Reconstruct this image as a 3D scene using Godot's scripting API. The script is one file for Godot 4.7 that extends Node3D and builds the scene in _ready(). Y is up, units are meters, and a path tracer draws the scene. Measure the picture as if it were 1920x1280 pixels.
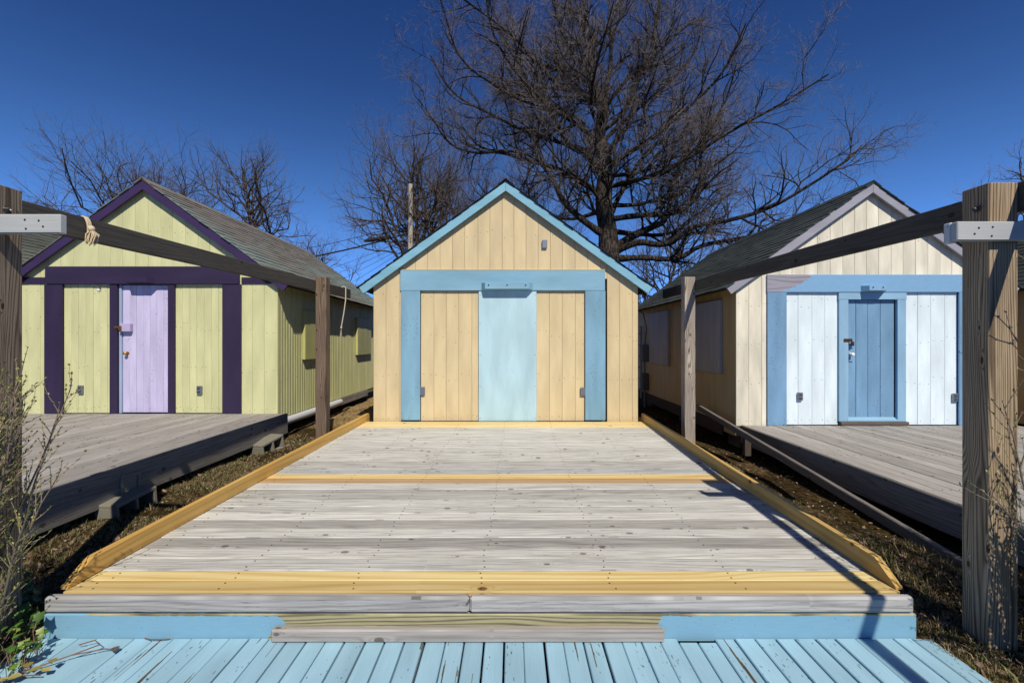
extends Node3D
# Three painted beach cabins with wooden decks under a deep blue spring sky.
# Metres, y up. The camera stands at the origin, 1.475 m above the pale blue walkway, looking along -z.

const EYE := 1.475
const FRONT := 6.9          # distance of the cabin fronts
const HUT_DEPTH := 5.4

var rng := RandomNumberGenerator.new()
var used := {}
var M := {}
var WARP := FastNoiseLite.new()

# ---------------------------------------------------------------- mesh building
class MB:
	var v := PackedVector3Array()
	var n := PackedVector3Array()
	var t := PackedVector2Array()
	var c := PackedColorArray()
	var ix := PackedInt32Array()
	var col := Color(1, 1, 1)
	var la := 0
	var su := 0.2
	var sv := 0.8
	var off := Vector2.ZERO

	func uv(p: Vector3) -> Vector2:
		if la == 0:
			return Vector2(p.x * su, (p.y + p.z) * sv) + off
		if la == 1:
			return Vector2(p.y * su, (p.x + p.z) * sv) + off
		return Vector2(p.z * su, (p.x + p.y) * sv) + off

	func face(p: Array, centre: Vector3) -> void:
		var mid := Vector3.ZERO
		for q in p:
			mid += q
		mid /= p.size()
		var nn: Vector3 = (p[1] - p[0]).cross(p[2] - p[0])
		if nn.length_squared() < 1e-16 and p.size() > 3:
			nn = (p[2] - p[0]).cross(p[3] - p[0])
		if nn.length_squared() < 1e-18:
			return
		nn = nn.normalized()
		var flip := nn.dot(mid - centre) < 0.0
		if flip:
			nn = -nn
		var b := v.size()
		for q in p:
			v.append(q)
			n.append(nn)
			t.append(uv(q))
			c.append(col)
		for k in range(1, p.size() - 1):
			if flip:
				ix.append_array([b, b + k, b + k + 1])
			else:
				ix.append_array([b, b + k + 1, b + k])

	# chamfered box
	func box(lo: Vector3, hi: Vector3, e: float = 0.003) -> void:
		var m := (lo + hi) / 2.0
		var h := (hi - lo) / 2.0
		e = minf(e, minf(h.x, minf(h.y, h.z)) * 0.9)
		var g := h - Vector3(e, e, e)
		for a in 3:
			var i := (a + 1) % 3
			var j := (a + 2) % 3
			for s in [-1.0, 1.0]:
				var q := []
				for w in [[-1, -1], [1, -1], [1, 1], [-1, 1]]:
					var p := Vector3.ZERO
					p[a] = s * h[a]
					p[i] = w[0] * g[i]
					p[j] = w[1] * g[j]
					q.append(m + p)
				face(q, m)
				if e > 0.0:
					for r in [-1.0, 1.0]:
						var q2 := []
						for w in [[0, -1], [0, 1], [1, 1], [1, -1]]:
							var p := Vector3.ZERO
							p[a] = s * (h[a] if w[0] == 0 else g[a])
							p[i] = r * (g[i] if w[0] == 0 else h[i])
							p[j] = w[1] * g[j]
							q2.append(m + p)
						face(q2, m)
		if e > 0.0:
			for x in [-1.0, 1.0]:
				for y in [-1.0, 1.0]:
					for z in [-1.0, 1.0]:
						var k := Vector3(x, y, z)
						face([m + k * Vector3(h.x, g.y, g.z), m + k * Vector3(g.x, h.y, g.z), m + k * Vector3(g.x, g.y, h.z)], m)

	# a convex outline in x/y (anticlockwise), from z0 to the bevelled front z1
	func prism(o: Array, z0: float, z1: float, e: float = 0.003) -> void:
		var k := o.size()
		var inn := []
		for a in k:
			var p: Vector2 = o[(a + k - 1) % k]
			var q: Vector2 = o[a]
			var r: Vector2 = o[(a + 1) % k]
			var d1 := (q - p).normalized()
			var d2 := (r - q).normalized()
			var n1 := Vector2(-d1.y, d1.x)
			var n2 := Vector2(-d2.y, d2.x)
			var s := n1 + n2
			inn.append(q + s * (e / maxf(0.3, 0.5 * s.length_squared())))
		var mid := Vector2.ZERO
		for q in o:
			mid += q
		mid /= k
		var m := Vector3(mid.x, mid.y, (z0 + z1) / 2.0)
		var fr := []
		var bk := []
		for a in k:
			fr.append(Vector3(inn[a].x, inn[a].y, z1))
			bk.append(Vector3(o[a].x, o[a].y, z0))
		face(fr, m)
		face(bk, m)
		for a in k:
			var b := (a + 1) % k
			var zb := z1 - e
			face([Vector3(o[a].x, o[a].y, zb), Vector3(o[b].x, o[b].y, zb), fr[b], fr[a]], m)
			face([bk[a], bk[b], Vector3(o[b].x, o[b].y, zb), Vector3(o[a].x, o[a].y, zb)], m)

	# a convex body from two matching loops
	func loft(a: Array, b: Array) -> void:
		var m := Vector3.ZERO
		for q in a:
			m += q
		for q in b:
			m += q
		m /= a.size() + b.size()
		face(a, m)
		face(b, m)
		for i in a.size():
			var j := (i + 1) % a.size()
			face([a[i], a[j], b[j], b[i]], m)

	func tube(p: PackedVector3Array, r: PackedFloat32Array, k: int, capped := false) -> void:
		var b := v.size()
		var d := (p[1] - p[0]).normalized()
		var x := d.cross(Vector3.RIGHT if absf(d.x) < 0.8 else Vector3.UP).normalized()
		for i in p.size():
			if i > 0:
				var e := (p[mini(i + 1, p.size() - 1)] - p[i - 1])
				if e.length_squared() > 1e-12:
					d = e.normalized()
			x = (x - d * x.dot(d)).normalized()
			var y := d.cross(x)
			for s in k:
				var w := TAU * s / k
				var o := x * cos(w) + y * sin(w)
				v.append(p[i] + o * r[i])
				n.append(o)
				t.append(Vector2(p[i].length() * su, float(s) / k) + off)
				c.append(col)
		for i in p.size() - 1:
			for s in k:
				var s2 := (s + 1) % k
				var a0 := b + i * k + s
				var a1 := b + i * k + s2
				ix.append_array([a0, a0 + k, a1, a1, a0 + k, a1 + k])
		if capped:
			for q in [0, p.size() - 1]:
				var o2: int = b + q * k
				for s in range(1, k - 1):
					ix.append_array([o2, o2 + s, o2 + s + 1])

	func ball(at: Vector3, r: Vector3, rings := 6, seg := 10) -> void:
		var b := v.size()
		for i in rings + 1:
			var f := PI * i / rings
			for s in seg:
				var w := TAU * s / seg
				var o := Vector3(sin(f) * cos(w), cos(f), sin(f) * sin(w))
				v.append(at + o * r)
				n.append((o / r).normalized())
				t.append(Vector2(float(s) / seg, float(i) / rings))
				c.append(col)
		for i in rings:
			for s in seg:
				var s2 := (s + 1) % seg
				var a0 := b + i * seg + s
				var a1 := b + i * seg + s2
				ix.append_array([a0, a0 + seg, a1, a1, a0 + seg, a1 + seg])

	func mesh() -> ArrayMesh:
		var a := []
		a.resize(Mesh.ARRAY_MAX)
		a[Mesh.ARRAY_VERTEX] = v
		a[Mesh.ARRAY_NORMAL] = n
		a[Mesh.ARRAY_TEX_UV] = t
		a[Mesh.ARRAY_COLOR] = c
		a[Mesh.ARRAY_INDEX] = ix
		var m := ArrayMesh.new()
		m.add_surface_from_arrays(Mesh.PRIMITIVE_TRIANGLES, a)
		return m

func lin(r: float, g: float, b: float) -> Color:
	return Color(r / 255.0, g / 255.0, b / 255.0).srgb_to_linear()

func jit(c: Color, amount: float) -> Color:
	var k := 1.0 + rng.randf_range(-amount, amount)
	return Color(c.r * k, c.g * k, c.b * k)

# a mesh builder whose texture lookups start at a random place, so that no two boards show the same grain
func wood(axis: int, c: Color) -> MB:
	var b := MB.new()
	b.la = axis
	b.col = c
	b.off = Vector2(rng.randf(), rng.randf())
	if rng.randf() < 0.5:
		b.su = -b.su
	return b

func numbered(called: String) -> String:
	if not used.has(called):
		used[called] = 0
		return called
	used[called] += 1
	return "%s_%03d" % [called, used[called]]

func thing(called: String, label: String, category: String, at := Vector3.ZERO, group := "", kind := "") -> Node3D:
	var o := Node3D.new()
	o.name = numbered(called)
	o.position = at
	add_child(o)
	tag(o, label, category, group, kind)
	return o

func tag(o: Node, label: String, category := "", group := "", kind := "") -> void:
	if label:
		o.set_meta("label", label)
	if category:
		o.set_meta("category", category)
	if group:
		o.set_meta("group", group)
	if kind:
		o.set_meta("kind", kind)

func part(called: String, b: MB, m: Material, parent: Node, at := Transform3D()) -> MeshInstance3D:
	var o := MeshInstance3D.new()
	o.name = called
	o.mesh = b.mesh()
	o.material_override = m
	o.transform = at
	parent.add_child(o, true)
	return o

func solo(called: String, b: MB, m: Material, label: String, category: String, at := Transform3D(), group := "", kind := "") -> MeshInstance3D:
	var o := part(numbered(called), b, m, self, at)
	tag(o, label, category, group, kind)
	return o

func part_box(called: String, lo: Vector3, hi: Vector3, m: Material, c: Color, parent: Node, axis := 0, e := 0.003) -> MeshInstance3D:
	var b := wood(axis, c)
	b.box(lo, hi, e)
	return part(called, b, m, parent)

# ---------------------------------------------------------------- textures
func noise_bytes(w: int, h: int, ow: int, oh: int, freq: float, sd: int, oct := 3, kind := FastNoiseLite.TYPE_SIMPLEX_SMOOTH) -> PackedByteArray:
	var f := FastNoiseLite.new()
	f.noise_type = kind
	f.seed = sd
	f.frequency = freq
	f.fractal_octaves = oct
	var im := f.get_seamless_image(w, h, false, false, 0.15, true)
	im.convert(Image.FORMAT_L8)
	if w != ow or h != oh:
		im.resize(ow, oh, Image.INTERPOLATE_CUBIC)
	return im.get_data()

# Timber seen along its length (u) and across it (v): rings drawn out by the saw, fine fibres, knots, checks.
# rows of dict: ring (rings per v tile), ring_strength, fibre, knots, dark/light colours
func timber(w: int, h: int, sd: int, o: Dictionary) -> ImageTexture:
	var fine := noise_bytes(w / 32, h, w, h, 0.33, sd, 2)
	var mid := noise_bytes(w / 32, h / 2, w, h, 0.15, sd + 1, 3)
	var broad := noise_bytes(64, 64, w, h, 0.05, sd + 2, 3)
	var warp := noise_bytes(w / 32, h / 4, w, h, 0.03, sd + 3, 2)
	var r := RandomNumberGenerator.new()
	r.seed = sd
	var bend := PackedFloat32Array()
	bend.resize(w * h)
	var spot := PackedFloat32Array()
	spot.resize(w * h)
	var kru: float = o.get("knot_u", 0.012)
	var krv: float = o.get("knot_v", 0.016)
	for k in int(o.get("knots", 0)):
		var cu := r.randi_range(0, w - 1)
		var cv := r.randi_range(0, h - 1)
		var s := r.randf_range(0.5, 1.25)
		var ru := w * kru * s
		var rv := h * krv * s
		var side := -1.0 if r.randf() < 0.5 else 1.0
		var ex := int(ru * 7.0)
		var ey := int(rv * 3.2)
		for yy in range(-ey, ey + 1):
			var y := posmod(cv + yy, h)
			for xx in range(-ex, ex + 1):
				var x := posmod(cu + xx, w)
				var q := sqrt(pow(xx / ru, 2.0) + pow(yy / rv, 2.0))
				var i := y * w + x
				bend[i] += side * 2.4 * exp(-pow(xx / (ru * 2.6), 2.0) - pow(yy / (rv * 1.1), 2.0))
				if q < 1.25:
					spot[i] = maxf(spot[i], clampf((1.25 - q) * 3.0, 0.0, 1.0) * (0.75 + 0.25 * sin(q * 16.0)))
	var rings: float = o.ring
	var rs: float = o.ring_strength
	var fs: float = o.fibre
	var bs: float = o.get("broad", 0.1)
	var ms: float = o.get("mid", 0.15)
	var wa: float = o.get("warp", 9.0)
	var lo: Color = o.dark
	var hi: Color = o.light
	var kc: Color = o.knot
	var data := PackedByteArray()
	data.resize(w * h * 3)
	for y in h:
		var vv := float(y) / h * rings * TAU
		for x in w:
			var i := y * w + x
			var ph := vv + (warp[i] / 255.0 - 0.5) * wa * TAU + bend[i] * TAU
			var rg := 0.5 + 0.5 * sin(ph)
			rg = rg * rg * rg
			var f := 1.0 - rs * rg - fs * (1.0 - fine[i] / 255.0) - ms * (1.0 - mid[i] / 255.0) - bs * (1.0 - broad[i] / 255.0)
			if fine[i] < 52:
				f -= fs * 1.1
			f = clampf(f, 0.0, 1.0)
			var k := spot[i]
			var j := i * 3
			data[j] = int(clampf(lerpf(lerpf(lo.r, hi.r, f), kc.r, k), 0.0, 1.0) * 255.0)
			data[j + 1] = int(clampf(lerpf(lerpf(lo.g, hi.g, f), kc.g, k), 0.0, 1.0) * 255.0)
			data[j + 2] = int(clampf(lerpf(lerpf(lo.b, hi.b, f), kc.b, k), 0.0, 1.0) * 255.0)
	return ImageTexture.create_from_image(Image.create_from_data(w, h, false, Image.FORMAT_RGB8, data))

# Brushed paint: fine brush marks, faint blotches, chips and nail holes that bare dark wood.
func paint(w: int, h: int, sd: int, chips: float, mottle: float, scars := 0.0) -> ImageTexture:
	var fine := noise_bytes(w / 16, h, w, h, 0.3, sd, 2)
	var broad := noise_bytes(w / 8, h / 4, w, h, 0.03, sd + 2, 4)
	var grit := noise_bytes(w / 2, h, w, h, 0.2, sd + 3, 2)
	var area := noise_bytes(w / 8, h / 8, w, h, 0.06, sd + 4, 2)
	var scar := noise_bytes(w / 12, h, w, h, 0.06, sd + 6, 3)
	var edge := int(scars * 255.0)
	var data := PackedByteArray()
	data.resize(w * h * 3)
	for i in w * h:
		var f := 1.0 - 0.05 * (1.0 - fine[i] / 255.0) - mottle * (1.0 - broad[i] / 255.0)
		var j := i * 3
		var cut := chips * area[i] / 255.0 * 255.0
		if scar[i] < edge:
			f = 0.38 + 0.3 * fine[i] / 255.0
			data[j] = int(f * 255.0)
			data[j + 1] = int(f * 190.0)
			data[j + 2] = int(f * 140.0)
		elif grit[i] < cut:
			f = 0.34
			data[j] = int(f * 255.0)
			data[j + 1] = int(f * 225.0)
			data[j + 2] = int(f * 200.0)
		else:
			data[j] = int(f * 255.0)
			data[j + 1] = int(f * 255.0)
			data[j + 2] = int(f * 255.0)
	return ImageTexture.create_from_image(Image.create_from_data(w, h, false, Image.FORMAT_RGB8, data))

# One board, painted except inside a ragged patch of bare wood: bare(u, v) > 0.
func part_painted(w: int, h: int, sd: int, col: Color, dark: Color, light: Color, bare: Callable, rings := 4.0) -> ImageTexture:
	var fine := noise_bytes(w / 16, h, w, h, 0.3, sd, 2)
	var warp := noise_bytes(w / 32, maxi(16, h / 4), w, h, 0.05, sd + 1, 2)
	var rag := noise_bytes(w, h, w, h, 0.03, sd + 2, 4)
	var grit := noise_bytes(w, h, w, h, 0.16, sd + 3, 2)
	var area := noise_bytes(w / 8, h, w, h, 0.03, sd + 4, 2)
	var data := PackedByteArray()
	data.resize(w * h * 3)
	for y in h:
		for x in w:
			var i := y * w + x
			var u := float(x) / w
			var v := float(y) / h
			var f := 1.0 - 0.06 * (1.0 - fine[i] / 255.0)
			var c := Color(col.r * f, col.g * f, col.b * f)
			var d: float = bare.call(u, v)
			if d + (rag[i] / 255.0 - 0.5) * 0.05 > 0.0:
				var rg := 0.5 + 0.5 * sin(v * rings * TAU + (warp[i] / 255.0 - 0.5) * 11.0)
				rg = clampf(1.0 - 0.75 * rg * rg * rg - 0.3 * (1.0 - fine[i] / 255.0), 0.0, 1.0)
				c = dark.lerp(light, rg)
			elif grit[i] < 26 * (area[i] / 255.0 + 0.35):
				c = Color(0.16, 0.15, 0.14)
			var j := i * 3
			data[j] = int(c.r * 255.0)
			data[j + 1] = int(c.g * 255.0)
			data[j + 2] = int(c.b * 255.0)
	return ImageTexture.create_from_image(Image.create_from_data(w, h, false, Image.FORMAT_RGB8, data))

func blotch(w: int, sd: int, freq: float, ramp: Array, oct := 5) -> NoiseTexture2D:
	var f := FastNoiseLite.new()
	f.seed = sd
	f.frequency = freq
	f.fractal_octaves = oct
	var g := Gradient.new()
	g.offsets = PackedFloat32Array(ramp.map(func(a): return a[0]))
	g.colors = PackedColorArray(ramp.map(func(a): return a[1]))
	var t := NoiseTexture2D.new()
	t.width = w
	t.height = w
	t.seamless = true
	t.noise = f
	t.color_ramp = g
	return t

func mat(tex: Texture2D, rough: float, relief := 0.0, relief_tex: Texture2D = null, spec := 0.35) -> StandardMaterial3D:
	var m := StandardMaterial3D.new()
	m.vertex_color_use_as_albedo = true
	m.albedo_texture = tex
	m.roughness = rough
	m.metallic_specular = spec
	if relief > 0.0:
		m.heightmap_enabled = true
		m.heightmap_texture = relief_tex if relief_tex else tex
		m.heightmap_scale = relief
	return m

func materials() -> void:
	var weath := timber(2048, 1024, 11, {"ring": 34.0, "ring_strength": 0.17, "fibre": 0.32, "mid": 0.22, "broad": 0.12, "warp": 3.0, "knots": 64, "knot_u": 0.004, "knot_v": 0.010,
		"dark": Color(0.42, 0.405, 0.395), "light": Color(1.0, 0.998, 0.985), "knot": Color(0.44, 0.42, 0.40)})
	var pine := timber(1024, 512, 37, {"ring": 20.0, "ring_strength": 0.4, "fibre": 0.2, "mid": 0.3, "broad": 0.3, "warp": 2.2, "knots": 9, "knot_u": 0.004, "knot_v": 0.012,
		"dark": Color(0.84, 0.75, 0.60), "light": Color(1.0, 0.995, 0.97), "knot": Color(0.45, 0.30, 0.18)})
	var postt := timber(1024, 512, 53, {"ring": 40.0, "ring_strength": 0.5, "fibre": 0.24, "mid": 0.26, "broad": 0.2, "warp": 5.0, "knots": 20, "knot_u": 0.007, "knot_v": 0.014,
		"dark": Color(0.40, 0.355, 0.32), "light": Color(1.0, 0.985, 0.96), "knot": Color(0.22, 0.18, 0.15)})
	var smooth := paint(1024, 512, 71, 0.11, 0.11)
	var worn := paint(1024, 512, 83, 0.22, 0.14)
	var aged := paint(1024, 512, 87, 0.12, 0.22)
	M.grey = mat(weath, 0.85, 0.10)
	M.pine = mat(pine, 0.6, 0.03)
	M.post = mat(postt, 0.85, 0.12)
	M.paint = mat(smooth, 0.55, 0.16, weath)
	M.worn = mat(worn, 0.6, 0.16, weath)
	M.aged = mat(aged, 0.65, 0.16, weath)
	M.sheet = mat(smooth, 0.5)
	var plain := StandardMaterial3D.new()
	plain.vertex_color_use_as_albedo = true
	plain.roughness = 0.8
	M.plain = plain
	var metal := StandardMaterial3D.new()
	metal.vertex_color_use_as_albedo = true
	metal.metallic = 0.85
	metal.roughness = 0.38
	M.metal = metal
	var gran := blotch(512, 5, 0.09, [[0.0, Color(0.55, 0.55, 0.55)], [0.5, Color(0.85, 0.85, 0.85)], [1.0, Color(1, 1, 1)]], 4)
	var sh := mat(gran, 0.95, 0.06, gran, 0.2)
	sh.uv1_triplanar = true
	sh.uv1_scale = Vector3(3, 3, 3)
	M.shingle = sh
	var bark := blotch(512, 9, 0.05, [[0.0, Color(0.30, 0.28, 0.26)], [0.42, Color(0.62, 0.6, 0.57)], [0.6, Color(1, 0.98, 0.94)], [1.0, Color(1, 1, 0.97)]], 5)
	var bm := mat(bark, 0.95, 2.5, bark, 0.15)
	bm.uv1_triplanar = true
	bm.uv1_scale = Vector3(0.6, 0.17, 0.6)
	M.bark = bm
	var gt := blotch(1024, 21, 0.02, [[0.0, Color(0.40, 0.36, 0.28)], [0.4, Color(0.62, 0.56, 0.45)], [0.62, Color(0.8, 0.74, 0.62)], [1.0, Color(1.0, 0.96, 0.88)]], 6)
	var gm := mat(gt, 1.0, 1.2, gt, 0.1)
	gm.uv1_triplanar = true
	gm.uv1_world_triplanar = true
	gm.uv1_scale = Vector3(0.7, 0.7, 0.7)
	M.ground = gm
	var con := blotch(512, 31, 0.12, [[0.0, Color(0.6, 0.6, 0.58)], [0.6, Color(0.9, 0.89, 0.86)], [1.0, Color(1, 1, 1)]], 4)
	var cm := mat(con, 0.95, 0.12, con, 0.15)
	cm.uv1_triplanar = true
	cm.uv1_scale = Vector3(4, 4, 4)
	M.concrete = cm
	var leaf := StandardMaterial3D.new()
	leaf.vertex_color_use_as_albedo = true
	leaf.roughness = 0.45
	leaf.backlight_enabled = true
	leaf.backlight = Color(0.35, 0.4, 0.15)
	leaf.cull_mode = BaseMaterial3D.CULL_DISABLED
	M.leaf = leaf
	var blade := StandardMaterial3D.new()
	blade.vertex_color_use_as_albedo = true
	blade.roughness = 0.8
	blade.cull_mode = BaseMaterial3D.CULL_DISABLED
	M.blade = blade

# ---------------------------------------------------------------- cabins
# Each cabin is built round the middle of its front, at floor height: x across, z = 0 the face of the boards, +z towards the viewer.
func gable_board(x0: float, x1: float, y0: float, o: Dictionary) -> Array:
	var top := func(x: float) -> float: return o.apex - 0.09 - o.slope * absf(x)
	var a := [Vector2(x0, y0), Vector2(x1, y0), Vector2(x1, top.call(x1))]
	if x0 < -0.01 and x1 > 0.01:
		a.append(Vector2(0, top.call(0.0)))
	a.append(Vector2(x0, top.call(x0)))
	return a

func siding(o: Dictionary, parent: Node, x0: float, x1: float, y0: float, y1: float, step: float, c: Color, z: float, m: Material) -> void:
	var x := x0
	while x < x1 - 0.01:
		var xe := minf(x1, x + step * rng.randf_range(0.94, 1.06))
		if x1 - xe < 0.04:
			xe = x1
		var b := wood(1, jit(c, 0.018))
		var dz := rng.randf_range(-0.0025, 0.0015)
		if y1 > 90.0:
			b.prism(gable_board(x + 0.0012, xe - 0.0012, y0, o), z - 0.02, z + dz, 0.0035)
		else:
			b.prism([Vector2(x + 0.0012, y0), Vector2(xe - 0.0012, y0), Vector2(xe - 0.0012, y1), Vector2(x + 0.0012, y1)], z - 0.02, z + dz, 0.0035)
		part("siding_board", b, m, parent)
		var yt: float = y1 if y1 < 90.0 else o.apex - 0.2 - o.slope * absf((x + xe) / 2.0)
		var y: float = y0 + rng.randf_range(0.05, 0.09)
		while y < yt:
			for q in [0.2, 0.8]:
				if rng.randf() < 0.75:
					o.nails.append(Vector3(lerpf(x, xe, q) + rng.randf_range(-0.006, 0.006), y + rng.randf_range(-0.015, 0.015), z + dz))
			y += rng.randf_range(0.52, 0.62)
		x = xe

func roof(o: Dictionary, root: Node3D) -> void:
	var nb := MB.new()
	nb.col = o.nail
	for p in o.nails:
		nb.tube(PackedVector3Array([p - Vector3(0, 0, 0.001), p + Vector3(0, 0, 0.0018)]), PackedFloat32Array([0.0062, 0.005]), 6, true)
	tag(part("nail_heads", nb, M.plain, root), "", "", "", "stuff")
	var span: float = o.span
	var apex: float = o.apex
	var slope: float = o.slope
	var tip := apex - slope * span
	var ang := atan(slope)
	var length := span / cos(ang)
	var back := -HUT_DEPTH - 0.12
	for s in [-1.0, 1.0]:
		var b := MB.new()
		b.col = lin(92, 84, 76)
		b.la = 2
		var q := [Vector2(0.001 * s, apex), Vector2(s * span, tip), Vector2(s * span, tip - 0.035), Vector2(0.001 * s, apex - 0.035)]
		if s > 0:
			q.reverse()
		b.prism(q, back, 0.052, 0.002)
		var deck := part("roof_slope", b, M.grey, root)
		# shingles, one course at a time
		var d := Vector3(s * cos(ang), -sin(ang), 0)
		var up := Vector3(s * sin(ang), cos(ang), 0)
		var org := Vector3(0, apex, 0)
		var row := 0
		var butt := length + 0.025
		while butt > 0.04:
			var c := MB.new()
			var z := 0.098 + rng.randf_range(-0.012, 0.01)
			var first := true
			while z > back - 0.02:
				var wdt := rng.randf_range(0.17, 0.34)
				if first and row % 2 == 1:
					wdt *= 0.5
				first = false
				var z2 := maxf(back - 0.03, z - wdt)
				var e := butt + rng.randf_range(-0.006, 0.006)
				var e2 := e + rng.randf_range(-0.004, 0.004)
				var h := 0.016 + rng.randf_range(-0.002, 0.005)
				var tp := maxf(0.0, butt - 0.165)
				var patch: float = WARP.get_noise_3d(z * 0.9 + o.cx, butt * 1.3, s * 9.0)
				c.col = jit(o.shingle.lerp(o.shingle2, clampf(0.5 + patch * 1.6, 0.0, 1.0)), 0.09)
				var P := func(sd: float, zz: float, hh: float) -> Vector3: return org + d * sd + up * hh + Vector3(0, 0, zz)
				c.loft([P.call(e, z, 0.006), P.call(e2, z2 + 0.003, 0.006), P.call(e2, z2 + 0.003, h), P.call(e, z, h)],
					[P.call(tp, z, 0.001), P.call(tp, z2 + 0.003, 0.001), P.call(tp, z2 + 0.003, 0.0055), P.call(tp, z, 0.0055)])
				z = z2
			part("shingle_course", c, M.shingle, deck)
			butt -= 0.128
			row += 1
		# rake board along the gable
		var f := wood(0, o.rake)
		var n2 := Vector2(-s * sin(ang), -cos(ang))
		var t2 := Vector2(s * span, tip)
		var r := [Vector2(s * 0.0008, apex - 0.004), t2 + Vector2(0, -0.004), t2 + n2 * o.rake_width, Vector2(s * 0.0008, apex - o.rake_width / cos(ang))]
		if s > 0:
			r.reverse()
		f.prism(r, 0.054, 0.08, 0.003)
		part("rake_board", f, M.paint, root)
	var cap := MB.new()
	var z3 := 0.095
	while z3 > back:
		cap.col = jit(o.shingle2, 0.15)
		var z4 := maxf(back, z3 - 0.24)
		var lift := rng.randf_range(0.0, 0.006)
		for s in [-1.0, 1.0]:
			var a := []
			var e := []
			for w in [[0.0, 0.030], [0.14, 0.022], [0.14, 0.014], [0.0, 0.018]]:
				var p := Vector2(s * w[0] * cos(ang), apex - w[0] * sin(ang) + w[1])
				a.append(Vector3(p.x + s * 0.0004, p.y + lift + 0.004, z3))
				e.append(Vector3(p.x + s * 0.0004, p.y, z4 - 0.01))
			cap.loft(a, e)
		z3 = z4
	part("ridge_cap", cap, M.shingle, root)

func hood(parent: Node3D, x0: float, x1: float, y0: float, y1: float, z0: float, z1: float, inset: float, c: Color, bolts: int) -> void:
	var b := wood(0, c)
	b.loft([Vector3(x0, y0, z0), Vector3(x1, y0, z0), Vector3(x1, y1, z0), Vector3(x0, y1, z0)],
		[Vector3(x0 + inset, y0 + 0.012, z1), Vector3(x1 - inset, y0 + 0.012, z1), Vector3(x1 - inset, y1 - 0.008, z1), Vector3(x0 + inset, y1 - 0.008, z1)])
	var h := part("lamp_cover", b, M.paint, parent)
	for k in bolts:
		var d := MB.new()
		d.col = lin(50, 60, 70)
		var x := lerpf(x0 + inset + 0.05, x1 - inset - 0.05, float(k) / maxi(1, bolts - 1))
		d.tube(PackedVector3Array([Vector3(x, (y0 + y1) / 2 + 0.01, z1 - 0.004), Vector3(x, (y0 + y1) / 2 + 0.01, z1 + 0.004)]), PackedFloat32Array([0.011, 0.010]), 10, true)
		part("bolt", d, M.plain, h)

func outlet(parent: Node3D, x: float, y: float, z: float, open := true) -> void:
	var b := MB.new()
	b.col = lin(150, 152, 156)
	b.box(Vector3(x - 0.036, y - 0.058, z), Vector3(x + 0.036, y + 0.058, z + 0.035), 0.006)
	var o := part("outlet_box", b, M.metal, parent)
	if open:
		for k in 2:
			var d := MB.new()
			d.col = lin(58, 60, 64)
			var yy := y + 0.024 - k * 0.05
			d.box(Vector3(x - 0.022, yy - 0.017, z + 0.034), Vector3(x + 0.018, yy + 0.013, z + 0.038), 0.001)
			part("socket_cover", d, M.plain, o)

func knob(parent: Node3D, x: float, y: float, z: float, c: Color, m: Material) -> void:
	var b := MB.new()
	b.col = c
	b.tube(PackedVector3Array([Vector3(x, y, z), Vector3(x, y, z + 0.008), Vector3(x, y, z + 0.009), Vector3(x, y, z + 0.035)]), PackedFloat32Array([0.026, 0.024, 0.011, 0.011]), 12)
	b.ball(Vector3(x, y, z + 0.05), Vector3(0.026, 0.026, 0.02), 8, 12)
	part("knob", b, m, parent)

func shell(o: Dictionary, root: Node3D) -> Node3D:
	var w: float = o.half
	var top: float = o.apex - 0.06 - o.slope * w
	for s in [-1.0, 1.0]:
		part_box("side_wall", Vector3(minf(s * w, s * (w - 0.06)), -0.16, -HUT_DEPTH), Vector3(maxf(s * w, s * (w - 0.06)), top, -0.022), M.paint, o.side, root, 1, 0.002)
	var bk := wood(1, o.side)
	bk.prism([Vector2(-w + 0.061, -0.16), Vector2(w - 0.061, -0.16), Vector2(w - 0.061, top), Vector2(0, o.apex - 0.09), Vector2(-w + 0.061, top)], -HUT_DEPTH, -HUT_DEPTH + 0.05, 0.002)
	part("back_wall", bk, M.paint, root)
	part_box("floor_frame", Vector3(-w + 0.061, -0.15, -HUT_DEPTH + 0.052), Vector3(w - 0.061, -0.03, -0.102), M.grey, lin(90, 84, 78), root, 0, 0.002)
	var fw := wood(1, o.gap)
	fw.prism([Vector2(-w + 0.061, -0.14), Vector2(w - 0.061, -0.14), Vector2(w - 0.061, top - 0.03), Vector2(0, o.apex - 0.14), Vector2(-w + 0.061, top - 0.03)], -0.10, -0.075, 0.001)
	return part("front_wall", fw, M.paint, root)

func skids(root: Node3D, drop: float, w: float) -> void:
	for s in [-1.0, 0.0, 1.0]:
		for z in [-0.4, -2.6, -4.9]:
			part_box("foundation_block", Vector3(s * (w - 0.25) - 0.1, -drop - 0.1, z - 0.2), Vector3(s * (w - 0.25) + 0.1, -0.162, z + 0.2), M.concrete, lin(120, 116, 108), root, 0, 0.006)

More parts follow.
